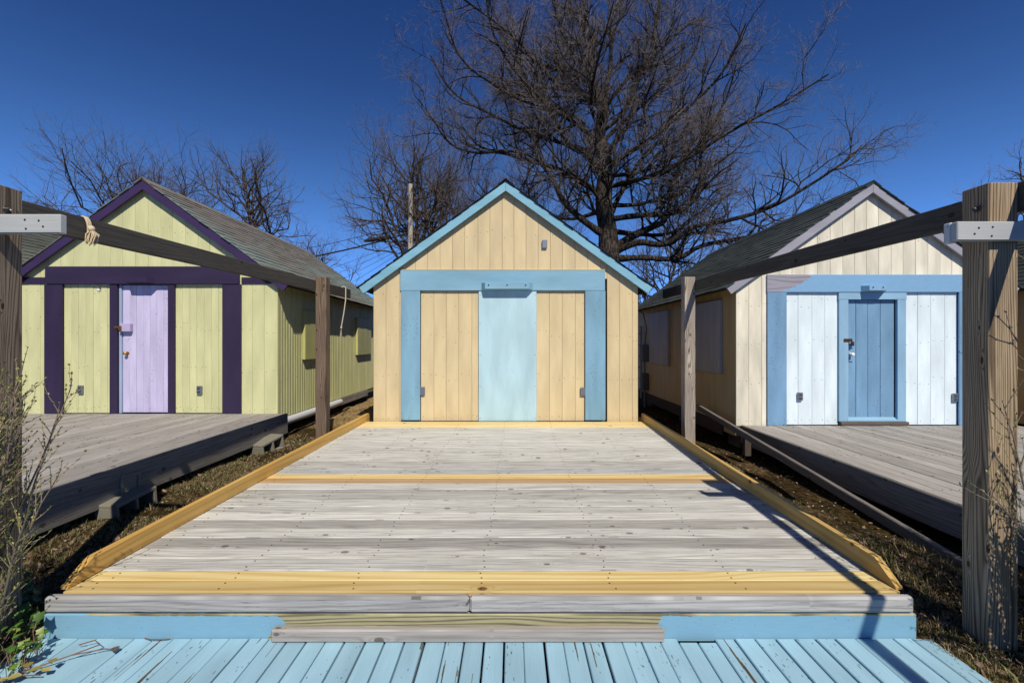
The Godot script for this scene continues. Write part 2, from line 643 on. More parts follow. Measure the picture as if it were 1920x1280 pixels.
func middle_cabin() -> void:
	var o := {"cx": -0.09, "floor": 0.334, "half": 1.89, "apex": 3.405, "span": 2.075, "slope": 0.722, "rake_width": 0.112,
		"shingle": lin(60, 60, 62), "shingle2": lin(44, 44, 46), "rake": lin(132, 184, 206), "side": lin(206, 182, 140), "gap": lin(120, 98, 66), "nails": [], "nail": lin(150, 122, 86)}
	var c := lin(216, 197, 156)
	var blue := lin(131, 174, 198)
	var root := thing("beach_cabin", "peach beach cabin with sky blue trim and pale blue boarded-up door", "cabin", Vector3(o.cx, o.floor, -FRONT), "gabled beach cabins in a row")
	var fw := shell(o, root)
	var hb := 1.864
	var ht := 2.153
	siding(o, fw, -o.half, -1.475, -0.012, 99.0, 0.178, c, 0.0, M.paint)
	siding(o, fw, 1.447, o.half, -0.012, 99.0, 0.178, c, 0.0, M.paint)
	siding(o, fw, -1.475, 1.447, ht - 0.12, 99.0, 0.178, c, 0.0, M.paint)
	siding(o, fw, -1.215, -0.391, 0.004, ht - 0.12, 0.18, c, -0.012, M.paint)
	siding(o, fw, 0.440, 1.135, 0.004, ht - 0.12, 0.18, c, -0.012, M.paint)
	part_box("door_header", Vector3(-1.50, hb, 0.002), Vector3(1.414, ht, 0.027), M.paint, lin(134, 177, 200), root, 0, 0.004)
	var drip := wood(0, c)
	drip.box(Vector3(-1.50, ht + 0.001, 0.001), Vector3(1.414, ht + 0.011, 0.03), 0.002)
	part("drip_edge", drip, M.paint, root)
	part_box("door_jamb", Vector3(-1.492, 0.02, 0.002), Vector3(-1.218, hb - 0.002, 0.024), M.worn, blue, root, 1, 0.004)
	part_box("door_jamb", Vector3(1.132, 0.02, 0.002), Vector3(1.421, hb - 0.002, 0.024), M.worn, blue, root, 1, 0.004)
	var door := part_box("door", Vector3(-0.387, 0.005, -0.022), Vector3(0.440, hb + 0.002, 0.012), M.sheet, lin(182, 214, 224), root, 1, 0.003)
	for x in [-0.365, 0.418]:
		for y in [0.05, 0.5, 0.95, 1.4, 1.8]:
			var s := MB.new()
			s.col = lin(90, 110, 120)
			s.tube(PackedVector3Array([Vector3(x, y, 0.0115), Vector3(x, y, 0.0135)]), PackedFloat32Array([0.006, 0.005]), 8, true)
			part("screw", s, M.plain, door)
	hood(root, -0.344, 0.387, hb + 0.004, 1.972, 0.0275, 0.125, 0.055, lin(134, 177, 200), 3)
	outlet(root, -1.188, 0.434, -0.012, false)
	outlet(root, 1.102, 0.428, -0.012, false)
	outlet(root, 0.554, 2.526, 0.0, false)
	roof(o, root)
	skids(root, 0.334, o.half)

func lime_cabin() -> void:
	var o := {"cx": -5.22, "floor": 0.448, "half": 1.85, "apex": 3.31, "span": 2.055, "slope": 0.722, "rake_width": 0.112,
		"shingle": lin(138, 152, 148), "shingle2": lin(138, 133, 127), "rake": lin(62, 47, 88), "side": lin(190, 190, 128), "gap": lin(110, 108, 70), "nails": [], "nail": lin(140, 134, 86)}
	var c := lin(210, 210, 160)
	var dk := lin(55, 43, 71)
	var root := thing("beach_cabin", "lime yellow beach cabin with dark purple trim and lilac door", "cabin", Vector3(o.cx, o.floor, -FRONT), "gabled beach cabins in a row")
	var fw := shell(o, root)
	var hb := 1.841
	var ht := 2.092
	siding(o, fw, -o.half, -1.40, -0.012, 99.0, 0.172, c, 0.0, M.paint)
	siding(o, fw, 1.33, o.half, -0.012, 99.0, 0.172, c, 0.0, M.paint)
	siding(o, fw, -1.40, 1.33, ht - 0.12, 99.0, 0.176, c, 0.0, M.paint)
	siding(o, fw, -1.19, -0.50, 0.004, ht - 0.12, 0.103, c, -0.01, M.paint)
	siding(o, fw, 0.40, 1.11, 0.004, ht - 0.12, 0.103, c, -0.01, M.paint)
	part_box("door_header", Vector3(-1.413, hb, 0.002), Vector3(1.34, ht, 0.042), M.worn, dk, root, 0, 0.004)
	part_box("trim_strip", Vector3(-o.half, 1.849, 0.002), Vector3(-1.438, 1.940, 0.02), M.paint, dk, root, 0, 0.003)
	part_box("trim_strip", Vector3(1.366, 1.849, 0.002), Vector3(o.half, 1.940, 0.02), M.paint, dk, root, 0, 0.003)
	for j in [[-1.436, -1.177], [1.097, 1.364]]:
		part_box("door_jamb", Vector3(j[0], 0.0, 0.002), Vector3(j[1], hb - 0.002, 0.03), M.worn, dk, root, 1, 0.004)
	for j in [[-0.508, -0.402], [0.321, 0.412]]:
		part_box("door_jamb", Vector3(j[0], 0.0, -0.05), Vector3(j[1], hb - 0.002, 0.026), M.paint, dk, root, 1, 0.003)
	part_box("door_stop", Vector3(-0.401, 0.0, -0.05), Vector3(-0.367, hb - 0.003, -0.012), M.paint, lin(160, 178, 205), root, 1, 0.003)
	var db := MB.new()
	db.col = lin(150, 136, 180)
	db.box(Vector3(-0.366, 0.008, -0.056), Vector3(0.320, hb - 0.004, -0.048), 0.001)
	var door := part("door", db, M.paint, root)
	for k in 7:
		part_box("door_board", Vector3(-0.364 + k * 0.0975, 0.01, -0.0478), Vector3(-0.364 + (k + 1) * 0.0975 - 0.002, hb - 0.006, -0.034 + rng.randf_range(-0.001, 0.001)), M.worn, jit(lin(204, 197, 230), 0.02), door, 1, 0.003)
	var lk := MB.new()
	lk.col = lin(190, 180, 216)
	lk.box(Vector3(-0.362, 1.166, -0.033), Vector3(-0.215, 1.285, 0.03), 0.006)
	var box := part("lock_box", lk, M.paint, door)
	var hs := MB.new()
	hs.col = lin(150, 110, 60)
	hs.box(Vector3(-0.44, 1.215, 0.027), Vector3(-0.33, 1.248, 0.035), 0.003)
	hs.box(Vector3(-0.365, 1.18, 0.036), Vector3(-0.325, 1.232, 0.058), 0.008)
	part("hasp", hs, M.metal, box)
	knob(door, -0.295, 0.86, -0.033, lin(200, 160, 80), M.metal)
	hood(root, -0.235, 0.150, hb + 0.006, 1.928, 0.0425, 0.128, 0.05, dk, 0)
	var ds := MB.new()
	ds.col = lin(232, 232, 226)
	ds.tube(PackedVector3Array([Vector3(-0.683, 1.785, -0.012), Vector3(-0.683, 1.785, 0.0)]), PackedFloat32Array([0.038, 0.035]), 20, true)
	part("cover_plate", ds, M.plain, root)
	outlet(root, -0.934, 0.342, -0.01)
	outlet(root, 0.762, 0.336, -0.01)
	# ribbed boarding on the long side, too narrow to pick apart
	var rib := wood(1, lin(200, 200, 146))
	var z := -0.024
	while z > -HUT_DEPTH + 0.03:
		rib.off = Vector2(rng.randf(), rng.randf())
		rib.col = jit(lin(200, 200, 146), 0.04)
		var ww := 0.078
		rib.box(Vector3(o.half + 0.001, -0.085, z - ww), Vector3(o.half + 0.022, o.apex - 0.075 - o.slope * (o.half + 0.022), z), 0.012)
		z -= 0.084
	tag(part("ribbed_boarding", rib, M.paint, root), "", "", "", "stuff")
	part_box("corner_board", Vector3(o.half + 0.001, -0.085, -0.022), Vector3(o.half + 0.024, 1.845, 0.004), M.paint, c, root, 1, 0.003)
	for s in [[-0.80, -1.72], [-3.43, -4.42]]:
		part_box("window_shutter", Vector3(o.half + 0.023, 0.735, s[1]), Vector3(o.half + 0.075, 1.535, s[0]), M.paint, lin(186, 184, 122), root, 1, 0.006)
	var pipe := MB.new()
	pipe.col = lin(182, 184, 190)
	pipe.tube(PackedVector3Array([Vector3(o.half + 0.02, -0.148, 0.0), Vector3(o.half + 0.03, -0.15, -2.5)]), PackedFloat32Array([0.06, 0.06]), 16, true)
	part("drain_pipe", pipe, M.plain, root)
	part_box("skirt_board", Vector3(o.half + 0.001, -0.22, -4.3), Vector3(o.half + 0.03, -0.09, -2.52), M.grey, lin(170, 166, 164), root, 2, 0.004)
	roof(o, root)
	skids(root, 0.448, o.half)

func cream_cabin() -> void:
	var o := {"cx": 5.10, "floor": 0.28, "half": 1.90, "apex": 3.435, "span": 2.07, "slope": 0.716, "rake_width": 0.112,
		"shingle": lin(86, 94, 93), "shingle2": lin(74, 80, 79), "rake": lin(158, 158, 170), "side": lin(206, 182, 126), "gap": lin(96, 84, 66), "nails": [], "nail": lin(120, 104, 86)}
	var c := lin(242, 236, 216)
	var blue := lin(124, 165, 200)
	var root := thing("beach_cabin", "cream beach cabin with white panels and weathered blue door", "cabin", Vector3(o.cx, o.floor, -FRONT), "gabled beach cabins in a row")
	var fw := shell(o, root)
	var hb := 1.895
	var ht := 2.146
	siding(o, fw, -o.half, -1.455, -0.012, 99.0, 0.176, c, 0.0, M.aged)
	siding(o, fw, 1.53, o.half, -0.012, 99.0, 0.176, c, 0.0, M.aged)
	siding(o, fw, -1.455, 1.53, ht - 0.12, 99.0, 0.176, c, 0.0, M.aged)
	siding(o, fw, -1.195, -0.437, 0.004, ht - 0.12, 0.19, lin(228, 243, 250), -0.012, M.paint)
	siding(o, fw, 0.505, 1.27, 0.004, ht - 0.12, 0.19, lin(228, 243, 250), -0.012, M.paint)
	var hd := MB.new()
	hd.su = 1.0 / 3.0
	hd.sv = -1.0 / 0.27
	hd.off = Vector2(1.471 / 3.0, 2.176 / 0.27)
	hd.box(Vector3(-1.471, hb, 0.002), Vector3(1.53, ht, 0.028), 0.004)
	part("door_header", hd, M.header, root)
	part_box("door_jamb", Vector3(-1.466, 0.0, 0.002), Vector3(-1.19, hb - 0.002, 0.026), M.worn, blue, root, 1, 0.004)
	part_box("door_jamb", Vector3(1.262, 0.0, 0.002), Vector3(1.54, hb - 0.002, 0.026), M.worn, blue, root, 1, 0.004)
	var pale := lin(144, 184, 213)
	part_box("door_jamb", Vector3(-0.440, 0.056, -0.03), Vector3(-0.306, hb - 0.104, 0.016), M.paint, pale, root, 1, 0.003)
	part_box("door_jamb", Vector3(0.394, 0.056, -0.03), Vector3(0.516, hb - 0.104, 0.016), M.paint, pale, root, 1, 0.003)
	part_box("door_head", Vector3(-0.445, hb - 0.103, -0.03), Vector3(0.522, hb - 0.003, 0.019), M.paint, pale, root, 0, 0.003)
	var db := MB.new()
	db.col = lin(80, 108, 134)
	db.box(Vector3(-0.305, 0.06, -0.06), Vector3(0.393, hb - 0.105, -0.052), 0.001)
	var door := part("door", db, M.paint, root)
	var xs := [-0.304, -0.165, 0.005, 0.187, 0.392]
	for k in 4:
		part_box("door_board", Vector3(xs[k] + 0.001, 0.062, -0.0518), Vector3(xs[k + 1] - 0.003, hb - 0.108, -0.034 + rng.randf_range(-0.002, 0.001)), M.worn, jit(lin(122, 162, 196), 0.03), door, 1, 0.004)
	var wb := wood(0, lin(150, 190, 216))
	wb.loft([Vector3(-0.32, 0.058, -0.033), Vector3(0.405, 0.058, -0.033), Vector3(0.405, 0.112, -0.033), Vector3(-0.32, 0.112, -0.033)],
		[Vector3(-0.32, 0.058, 0.02), Vector3(0.405, 0.058, 0.02), Vector3(0.405, 0.075, 0.02), Vector3(-0.32, 0.075, 0.02)])
	part("weather_bar", wb, M.worn, door)
	part_box("door_sill", Vector3(-0.43, 0.003, -0.02), Vector3(0.535, 0.054, 0.05), M.grey, lin(120, 112, 110), root, 0, 0.006)
	var hs := MB.new()
	hs.col = lin(120, 78, 52)
	hs.box(Vector3(-0.375, 1.19, 0.017), Vector3(-0.255, 1.235, 0.026), 0.003)
	hs.box(Vector3(-0.27, 1.13, 0.0), Vector3(-0.225, 1.195, 0.03), 0.01)
	part("hasp", hs, M.metal, door)
	part_box("lock_plate", Vector3(-0.30, 1.1, -0.033), Vector3(-0.21, 1.26, -0.02), M.paint, blue, door, 1, 0.003)
	knob(door, -0.245, 1.01, -0.033, lin(236, 234, 226), M.plain)
	var sl := MB.new()
	sl.col = lin(30, 38, 48)
	sl.box(Vector3(-0.30, 0.9, -0.034), Vector3(-0.22, 0.909, -0.029), 0.001)
	part("key_slot", sl, M.plain, door)
	hood(root, -0.14, 0.20, hb + 0.004, 1.985, 0.0285, 0.13, 0.05, lin(140, 180, 210), 2)
	outlet(root, -0.99, 0.412, -0.012)
	outlet(root, 1.222, 0.397, -0.012)
	for s in [[-0.43, -1.56], [-2.87, -4.18]]:
		part_box("window_shutter", Vector3(-o.half - 0.06, 0.70, s[1]), Vector3(-o.half - 0.002, 1.83, s[0]), M.paint, lin(182, 178, 170), root, 1, 0.006)
	part_box("skirt_board", Vector3(-o.half - 0.03, -0.22, -HUT_DEPTH), Vector3(-o.half - 0.002, -0.02, -0.4), M.grey, lin(96, 84, 72), root, 2, 0.004)
	# meter, conduit and cable on the shaded side
	var mt := MB.new()
	mt.col = lin(110, 114, 118)
	mt.box(Vector3(-o.half - 0.16, 0.72, -4.62), Vector3(-o.half - 0.003, 1.12, -4.36), 0.02)
	part("meter_box", mt, M.plain, root)
	var mt2 := MB.new()
	mt2.col = lin(92, 96, 100)
	mt2.box(Vector3(-o.half - 0.15, 0.06, -4.6), Vector3(-o.half - 0.003, 0.45, -4.38), 0.02)
	part("fuse_box", mt2, M.plain, root)
	var cd := MB.new()
	cd.col = lin(120, 118, 112)
	var x: float = -o.half - 0.07
	cd.tube(PackedVector3Array([Vector3(x, -0.35, -4.5), Vector3(x, 0.06, -4.5)]), PackedFloat32Array([0.022, 0.022]), 8)
	cd.tube(PackedVector3Array([Vector3(x, 0.45, -4.5), Vector3(x, 0.72, -4.5)]), PackedFloat32Array([0.022, 0.022]), 8)
	cd.tube(PackedVector3Array([Vector3(x, 1.12, -4.5), Vector3(x + 0.03, 1.5, -4.44), Vector3(x - 0.03, 1.85, -4.5), Vector3(x - 0.12, 2.0, -4.9)]), PackedFloat32Array([0.018, 0.014, 0.014, 0.014]), 8)
	part("conduit", cd, M.plain, root)
	roof(o, root)
	skids(root, 0.28, o.half)

func plain_cabin(called: String, label: String, cx: float, apex: float, c: Color, sh: Color, trim: Color) -> void:
	var o := {"cx": cx, "floor": 0.36, "half": 1.85, "apex": apex - 0.36, "span": 2.05, "slope": 0.72, "rake_width": 0.112,
		"shingle": sh, "shingle2": sh.lerp(lin(70, 66, 62), 0.4), "rake": trim, "side": c, "gap": c, "nails": [], "nail": c}
	var root := thing(called, label, "cabin", Vector3(cx, o.floor, -FRONT), "gabled beach cabins in a row")
	var fw := shell(o, root)
	siding(o, fw, -o.half, o.half, -0.012, 99.0, 0.176, c, 0.0, M.paint)
	part_box("door_header", Vector3(-1.45, 1.86, 0.002), Vector3(1.45, 2.12, 0.028), M.paint, trim, root, 0, 0.004)
	for x in [-1.45, 1.18]:
		part_box("door_jamb", Vector3(x, 0, 0.002), Vector3(x + 0.27, 1.858, 0.026), M.paint, trim, root, 1, 0.004)
	part_box("door", Vector3(-0.4, 0.01, 0.002), Vector3(0.4, 1.858, 0.02), M.paint, trim.lerp(Color(1, 1, 1), 0.3), root, 1, 0.004)
	roof(o, root)
	skids(root, 0.36, o.half)

# ---------------------------------------------------------------- decks and walkway
func deck_y(d: float) -> float:
	return 0.205 + (d - 2.45) * 0.0303

func nails(parent: Node3D, spots: Array, c: Color) -> void:
	var b := MB.new()
	b.col = c
	for p in spots:
		b.tube(PackedVector3Array([p - Vector3(0, 0.001, 0), p + Vector3(0, 0.0012, 0)]), PackedFloat32Array([0.0058, 0.0052]), 6, true)
	tag(part("nail_heads", b, M.plain, parent), "", "", "", "stuff")

func middle_deck() -> void:
	var root := thing("deck", "weathered grey deck with yellow kerb boards before the peach cabin", "deck", Vector3.ZERO, "cabin decks")
	var ds := [2.451, 2.567, 2.670, 2.813, 2.943, 3.085, 3.215, 3.371, 3.497, 3.622, 3.762, 3.894, 4.003, 4.159, 4.303, 4.425, 4.577, 4.852, 5.124, 5.41, 5.66, 5.908, 6.168, 6.44, 6.62, 6.86]
	var g := func(k: float) -> Color: return Color(0.755 * k, 0.757 * k, 0.733 * k)
	var dk := func(k: float) -> Color: return Color(0.61 * k, 0.60 * k, 0.58 * k)
	var tint := [lin(202, 186, 140), lin(229, 218, 172), g.call(0.98), g.call(1.06), dk.call(0.84), g.call(1.1), dk.call(0.93), g.call(1.22), g.call(0.98), g.call(1.08), g.call(0.86), dk.call(1.0), g.call(1.1), lin(190, 168, 140), lin(229, 213, 164), Color(0.66, 0.70, 0.72), g.call(0.92), g.call(1.12), g.call(1.06), g.call(1.12), g.call(1.16), g.call(1.1), g.call(1.08), lin(234, 224, 184), lin(229, 215, 172)]
	var spots := []
	for k in ds.size() - 1:
		var d0: float = ds[k] + 0.003
		var d1: float = ds[k + 1] - 0.003
		if k == 15:
			d1 -= 0.008
		var mid := (d0 + d1) / 2.0
		var f := (mid - 2.45) / 4.4
		var xl := lerpf(-2.285, -2.085, f)
		var xr := lerpf(1.975, 1.885, f)
		var new_wood: bool = k in [0, 1, 13, 14, 23, 24]
		var b := wood(0, tint[k])
		if not new_wood and d1 - d0 > 0.2:
			b.sv = 0.45
		b.box(Vector3(xl, -0.036, -(d1 - d0) / 2), Vector3(xr, 0, (d1 - d0) / 2), 0.0035)
		var lift := rng.randf_range(-0.0018, 0.0018)
		part("deck_board", b, M.pine if new_wood else M.grey, root, Transform3D(Basis(Vector3.RIGHT, 0.0303 + rng.randf_range(-0.004, 0.004)), Vector3(0, deck_y(mid) + lift, -mid)))
		for j in 7:
			var x := lerpf(xl + 0.12, xr - 0.12, j / 6.0)
			for s in ([0.25, 0.75] if d1 - d0 < 0.2 else [0.14, 0.5, 0.86]):
				var d := lerpf(d0, d1, s)
				spots.append(Vector3(x + rng.randf_range(-0.02, 0.02), deck_y(d) + lift, -d))
	nails(root, spots, Color(0.05, 0.045, 0.04))
	# kerb boards stand on the two long edges, cut down at the near end
	for s in [-1, 1]:
		var a := Vector3(-2.29 if s < 0 else 1.98, 0, -2.47)
		var e := Vector3(-2.075 if s < 0 else 1.885, 0, -6.98)
		a.y = deck_y(2.47) + 0.003
		e.y = deck_y(6.98) + 0.003
		var l := (e - a).length()
		var kb := wood(0, lin(208, 176, 110) if s < 0 else lin(204, 178, 118))
		var h := 0.1
		kb.prism([Vector2(0, 0), Vector2(l, 0), Vector2(l, h - 0.02), Vector2(l - 0.03, h), Vector2(0.145, h), Vector2(0, 0.012)], -0.019, 0.019, 0.003)
		var x := (e - a).normalized()
		var zz := x.cross(Vector3.UP).normalized()
		var tf := Transform3D(Basis(x, zz.cross(x), zz), a)
		part("kerb_board", kb, M.pine, root, tf)
		part_box("rim_board", Vector3(-2.28 if s < 0 else 1.93, -0.02, -2.52), Vector3(-2.24 if s < 0 else 1.97, 0.165, -2.45), M.grey, lin(110, 104, 98), root, 2)
		var rb := wood(0, lin(120, 112, 104))
		rb.box(Vector3(0.06, -0.185, -0.018), Vector3(l - 0.1, -0.042, 0.018), 0.004)
		part("rim_board", rb, M.grey, root, tf)
	# front: a rounded nosing in two lengths over a half painted fascia, with a short tread board
	for q in [[-2.335, -0.213, 1.0], [-0.211, 2.005, 1.15]]:
		part_box("nosing_board", Vector3(q[0], 0.122, -2.447), Vector3(q[1], 0.203 + rng.randf_range(-0.001, 0.001), -2.404), M.grey, Color(0.52 * q[2], 0.52 * q[2], 0.53 * q[2]), root, 0, 0.011)
	var fa := MB.new()
	fa.su = 1.0 / 4.4
	fa.sv = -1.0 / 0.15
	fa.off = Vector2(2.34 / 4.4, (0.118 - 2.41) / 0.15)
	fa.box(Vector3(-2.34, -0.022, -2.445), Vector3(2.02, 0.116, -2.41), 0.005)
	part("fascia_board", fa, M.fascia, root)
	part_box("tread_board", Vector3(-1.182, 0.001, -2.4085), Vector3(0.748, 0.064, -2.364), M.grey, Color(0.52, 0.495, 0.475), root, 0, 0.007)
	for d in [2.9, 4.2, 5.5, 6.7]:
		part_box("joist", Vector3(-2.02, deck_y(d) - 0.18, -d - 0.02), Vector3(1.84, deck_y(d) - 0.045, -d + 0.02), M.grey, lin(90, 84, 78), root, 0)
		for x in [-1.9, 0.0, 1.7]:
			part_box("support_block", Vector3(x - 0.1, -0.2, -d - 0.1), Vector3(x + 0.1, deck_y(d) - 0.182, -d + 0.1), M.concrete, lin(120, 116, 110), root, 0, 0.006)

func walkway() -> void:
	var root := thing("walkway", "pale blue painted plank walkway below the deck step", "walkway", Vector3.ZERO)
	var x := -2.345
	var k := 0
	while x < 2.0:
		var w := rng.randf_range(0.085, 0.095)
		var gap := rng.randf_range(0.002, 0.006)
		if k > 8 and rng.randf() < 0.6:
			gap = rng.randf_range(0.005, 0.012)
		var far := 2.408 + rng.randf_range(-0.004, 0.0)
		if x > 1.18 - 0.5 and x + w < -0.5 + 1.3:
			far = 2.40
		if absf(x - 0.87) < 0.06:
			far -= 0.032
		var b := wood(2, jit(lin(162, 202, 222), 0.03))
		b.box(Vector3(x, -0.032, -far), Vector3(x + w, rng.randf_range(-0.0025, 0.0), -0.55 + rng.randf_range(-0.01, 0.01)), 0.004)
		part("plank", b, M.walk, root)
		x += w + gap
		k += 1
	for d in [0.8, 1.5, 2.2]:
		part_box("joist", Vector3(-2.3, -0.13, -d - 0.03), Vector3(2.0, -0.0325, -d + 0.03), M.grey, lin(70, 66, 62), root, 0)

func side_deck(label: String, x0: float, x1: float, y: float, near: float, far: float, edge: float, facing: float, c: Color, thick: float) -> Node3D:
	var root := thing("deck", label, "deck", Vector3.ZERO, "cabin decks")
	var x := x0
	var spots := []
	while x < x1 - 0.02:
		var w := minf(rng.randf_range(0.128, 0.15), x1 - x)
		var b := wood(2, jit(c, 0.2))
		b.box(Vector3(x + 0.002, y - 0.036, -far), Vector3(x + w - 0.002, y + rng.randf_range(-0.003, 0.002), -near + rng.randf_range(-0.02, 0.02)), 0.004)
		part("deck_board", b, M.grey, root)
		for d in [near + 0.2, near + 1.4, near + 2.6, far - 0.2]:
			for q in [0.25, 0.75]:
				spots.append(Vector3(x + w * q, y, -d))
		x += w
	nails(root, spots, Color(0.05, 0.045, 0.04))
	part_box("edge_board", Vector3(minf(edge, edge + facing * 0.04), y - thick, -far + 0.02), Vector3(maxf(edge, edge + facing * 0.04), y + 0.012, -near), M.grey, lin(146, 144, 141), root, 2, 0.008)
	part_box("front_board", Vector3(x0, y - thick, -near + 0.02), Vector3(x1, y - 0.04, -near + 0.06), M.grey, lin(110, 104, 100), root, 0, 0.006)
	for d in [near + 0.4, near + 1.7, near + 3.0]:
		part_box("joist", Vector3(x0 + 0.1, y - 0.2, -d - 0.02), Vector3(x1 - 0.1, y - 0.04, -d + 0.02), M.grey, lin(84, 78, 72), root, 0)
	return root

func cinder_block(label: String, at: Vector3, turn: float, roll := 0.0, long := 0.39) -> void:
	# a hollow block lying on its side: the openings face +z of its own axes
	var b := MB.new()
	b.col = lin(150, 147, 138)
	var h := 0.19
	var d := 0.19
	var t := 0.03
	b.box(Vector3(-long / 2, 0, -d / 2), Vector3(long / 2, t, d / 2), 0.005)
	b.box(Vector3(-long / 2, h - t, -d / 2), Vector3(long / 2, h, d / 2), 0.005)
	if long < 0.3:
		b.box(Vector3(-long / 2 + t, t + 0.0005, -d / 2 + 0.012), Vector3(long / 2 - t, h - t - 0.0005, d / 2 - 0.012), 0.002)
	var webs := [-long / 2, -t / 2, long / 2 - t] if long > 0.3 else [-long / 2, long / 2 - t]
	for x in webs:
		b.box(Vector3(x + 0.0004, t, -d / 2 + 0.002), Vector3(x + t - 0.0004, h - t, d / 2 - 0.002), 0.004)
	solo("cinder_block", b, M.concrete, label, "cinder block", Transform3D(Basis(Vector3.UP, turn) * Basis(Vector3.BACK, roll), at), "blocks under the lime cabin deck")

func left_right_decks() -> void:
	var l := side_deck("grey plank deck before the lime yellow cabin, blackened edge board", -7.1, -3.225, 0.446, 2.55, 6.885, -3.222, 1.0, Color(0.54, 0.515, 0.50), 0.27)
	for x in [-4.9, -6.6]:
		for d in [3.3, 5.6]:
			part_box("support_block", Vector3(x - 0.1, 0.02, -d - 0.1), Vector3(x + 0.1, 0.24, -d + 0.1), M.concrete, lin(120, 116, 110), l, 0, 0.006)
	cinder_block("tilted hollow cinder block lying under the lime cabin deck's near stretch", Vector3(-3.12, 0.045, -3.93), 1.50, 0.1)
	cinder_block("half cinder block wedged upright between deck edge and larger block", Vector3(-3.26, 0.19, -4.02), 1.50, -0.05, 0.20)
	cinder_block("hollow cinder block under the far corner of the lime cabin deck", Vector3(-3.10, 0.05, -6.15), 1.35, 0.18)
	var r := side_deck("grey plank deck before the cream cabin, with lower open edge", 3.29, 7.2, 0.278, 2.5, 6.885, 3.287, -1.0, Color(0.54, 0.515, 0.495), 0.24)
	for d in [3.4, 4.6, 5.9]:
		part_box("support_post", Vector3(3.34, 0.0, -d - 0.05), Vector3(3.44, 0.238, -d + 0.05), M.grey, lin(96, 88, 80), r, 1)
	# a long loose plank that runs down beside the deck
	var a := Vector3(2.98, 0.40, -7.75)
	var e := Vector3(2.86, 0.0, -2.85)
	var b := wood(0, lin(150, 144, 140))
	var len := (e - a).length()
	b.box(Vector3(0, -0.05, -0.019), Vector3(len, 0.05, 0.019), 0.006)
	var x := (e - a).normalized()
	var z := x.cross(Vector3.UP).normalized()
	var tf := Transform3D(Basis(x, z.cross(x), z) * Basis(Vector3.RIGHT, 0.25), a + Vector3(0, 0.03, 0))
	solo("plank", b, M.grey, "long loose grey plank sloping down along the cream cabin deck", "plank", tf)
	part_box("rail_post", Vector3(3.0, 0.0, -6.3), Vector3(3.08, 0.25, -6.22), M.grey, lin(90, 82, 74), r, 1)

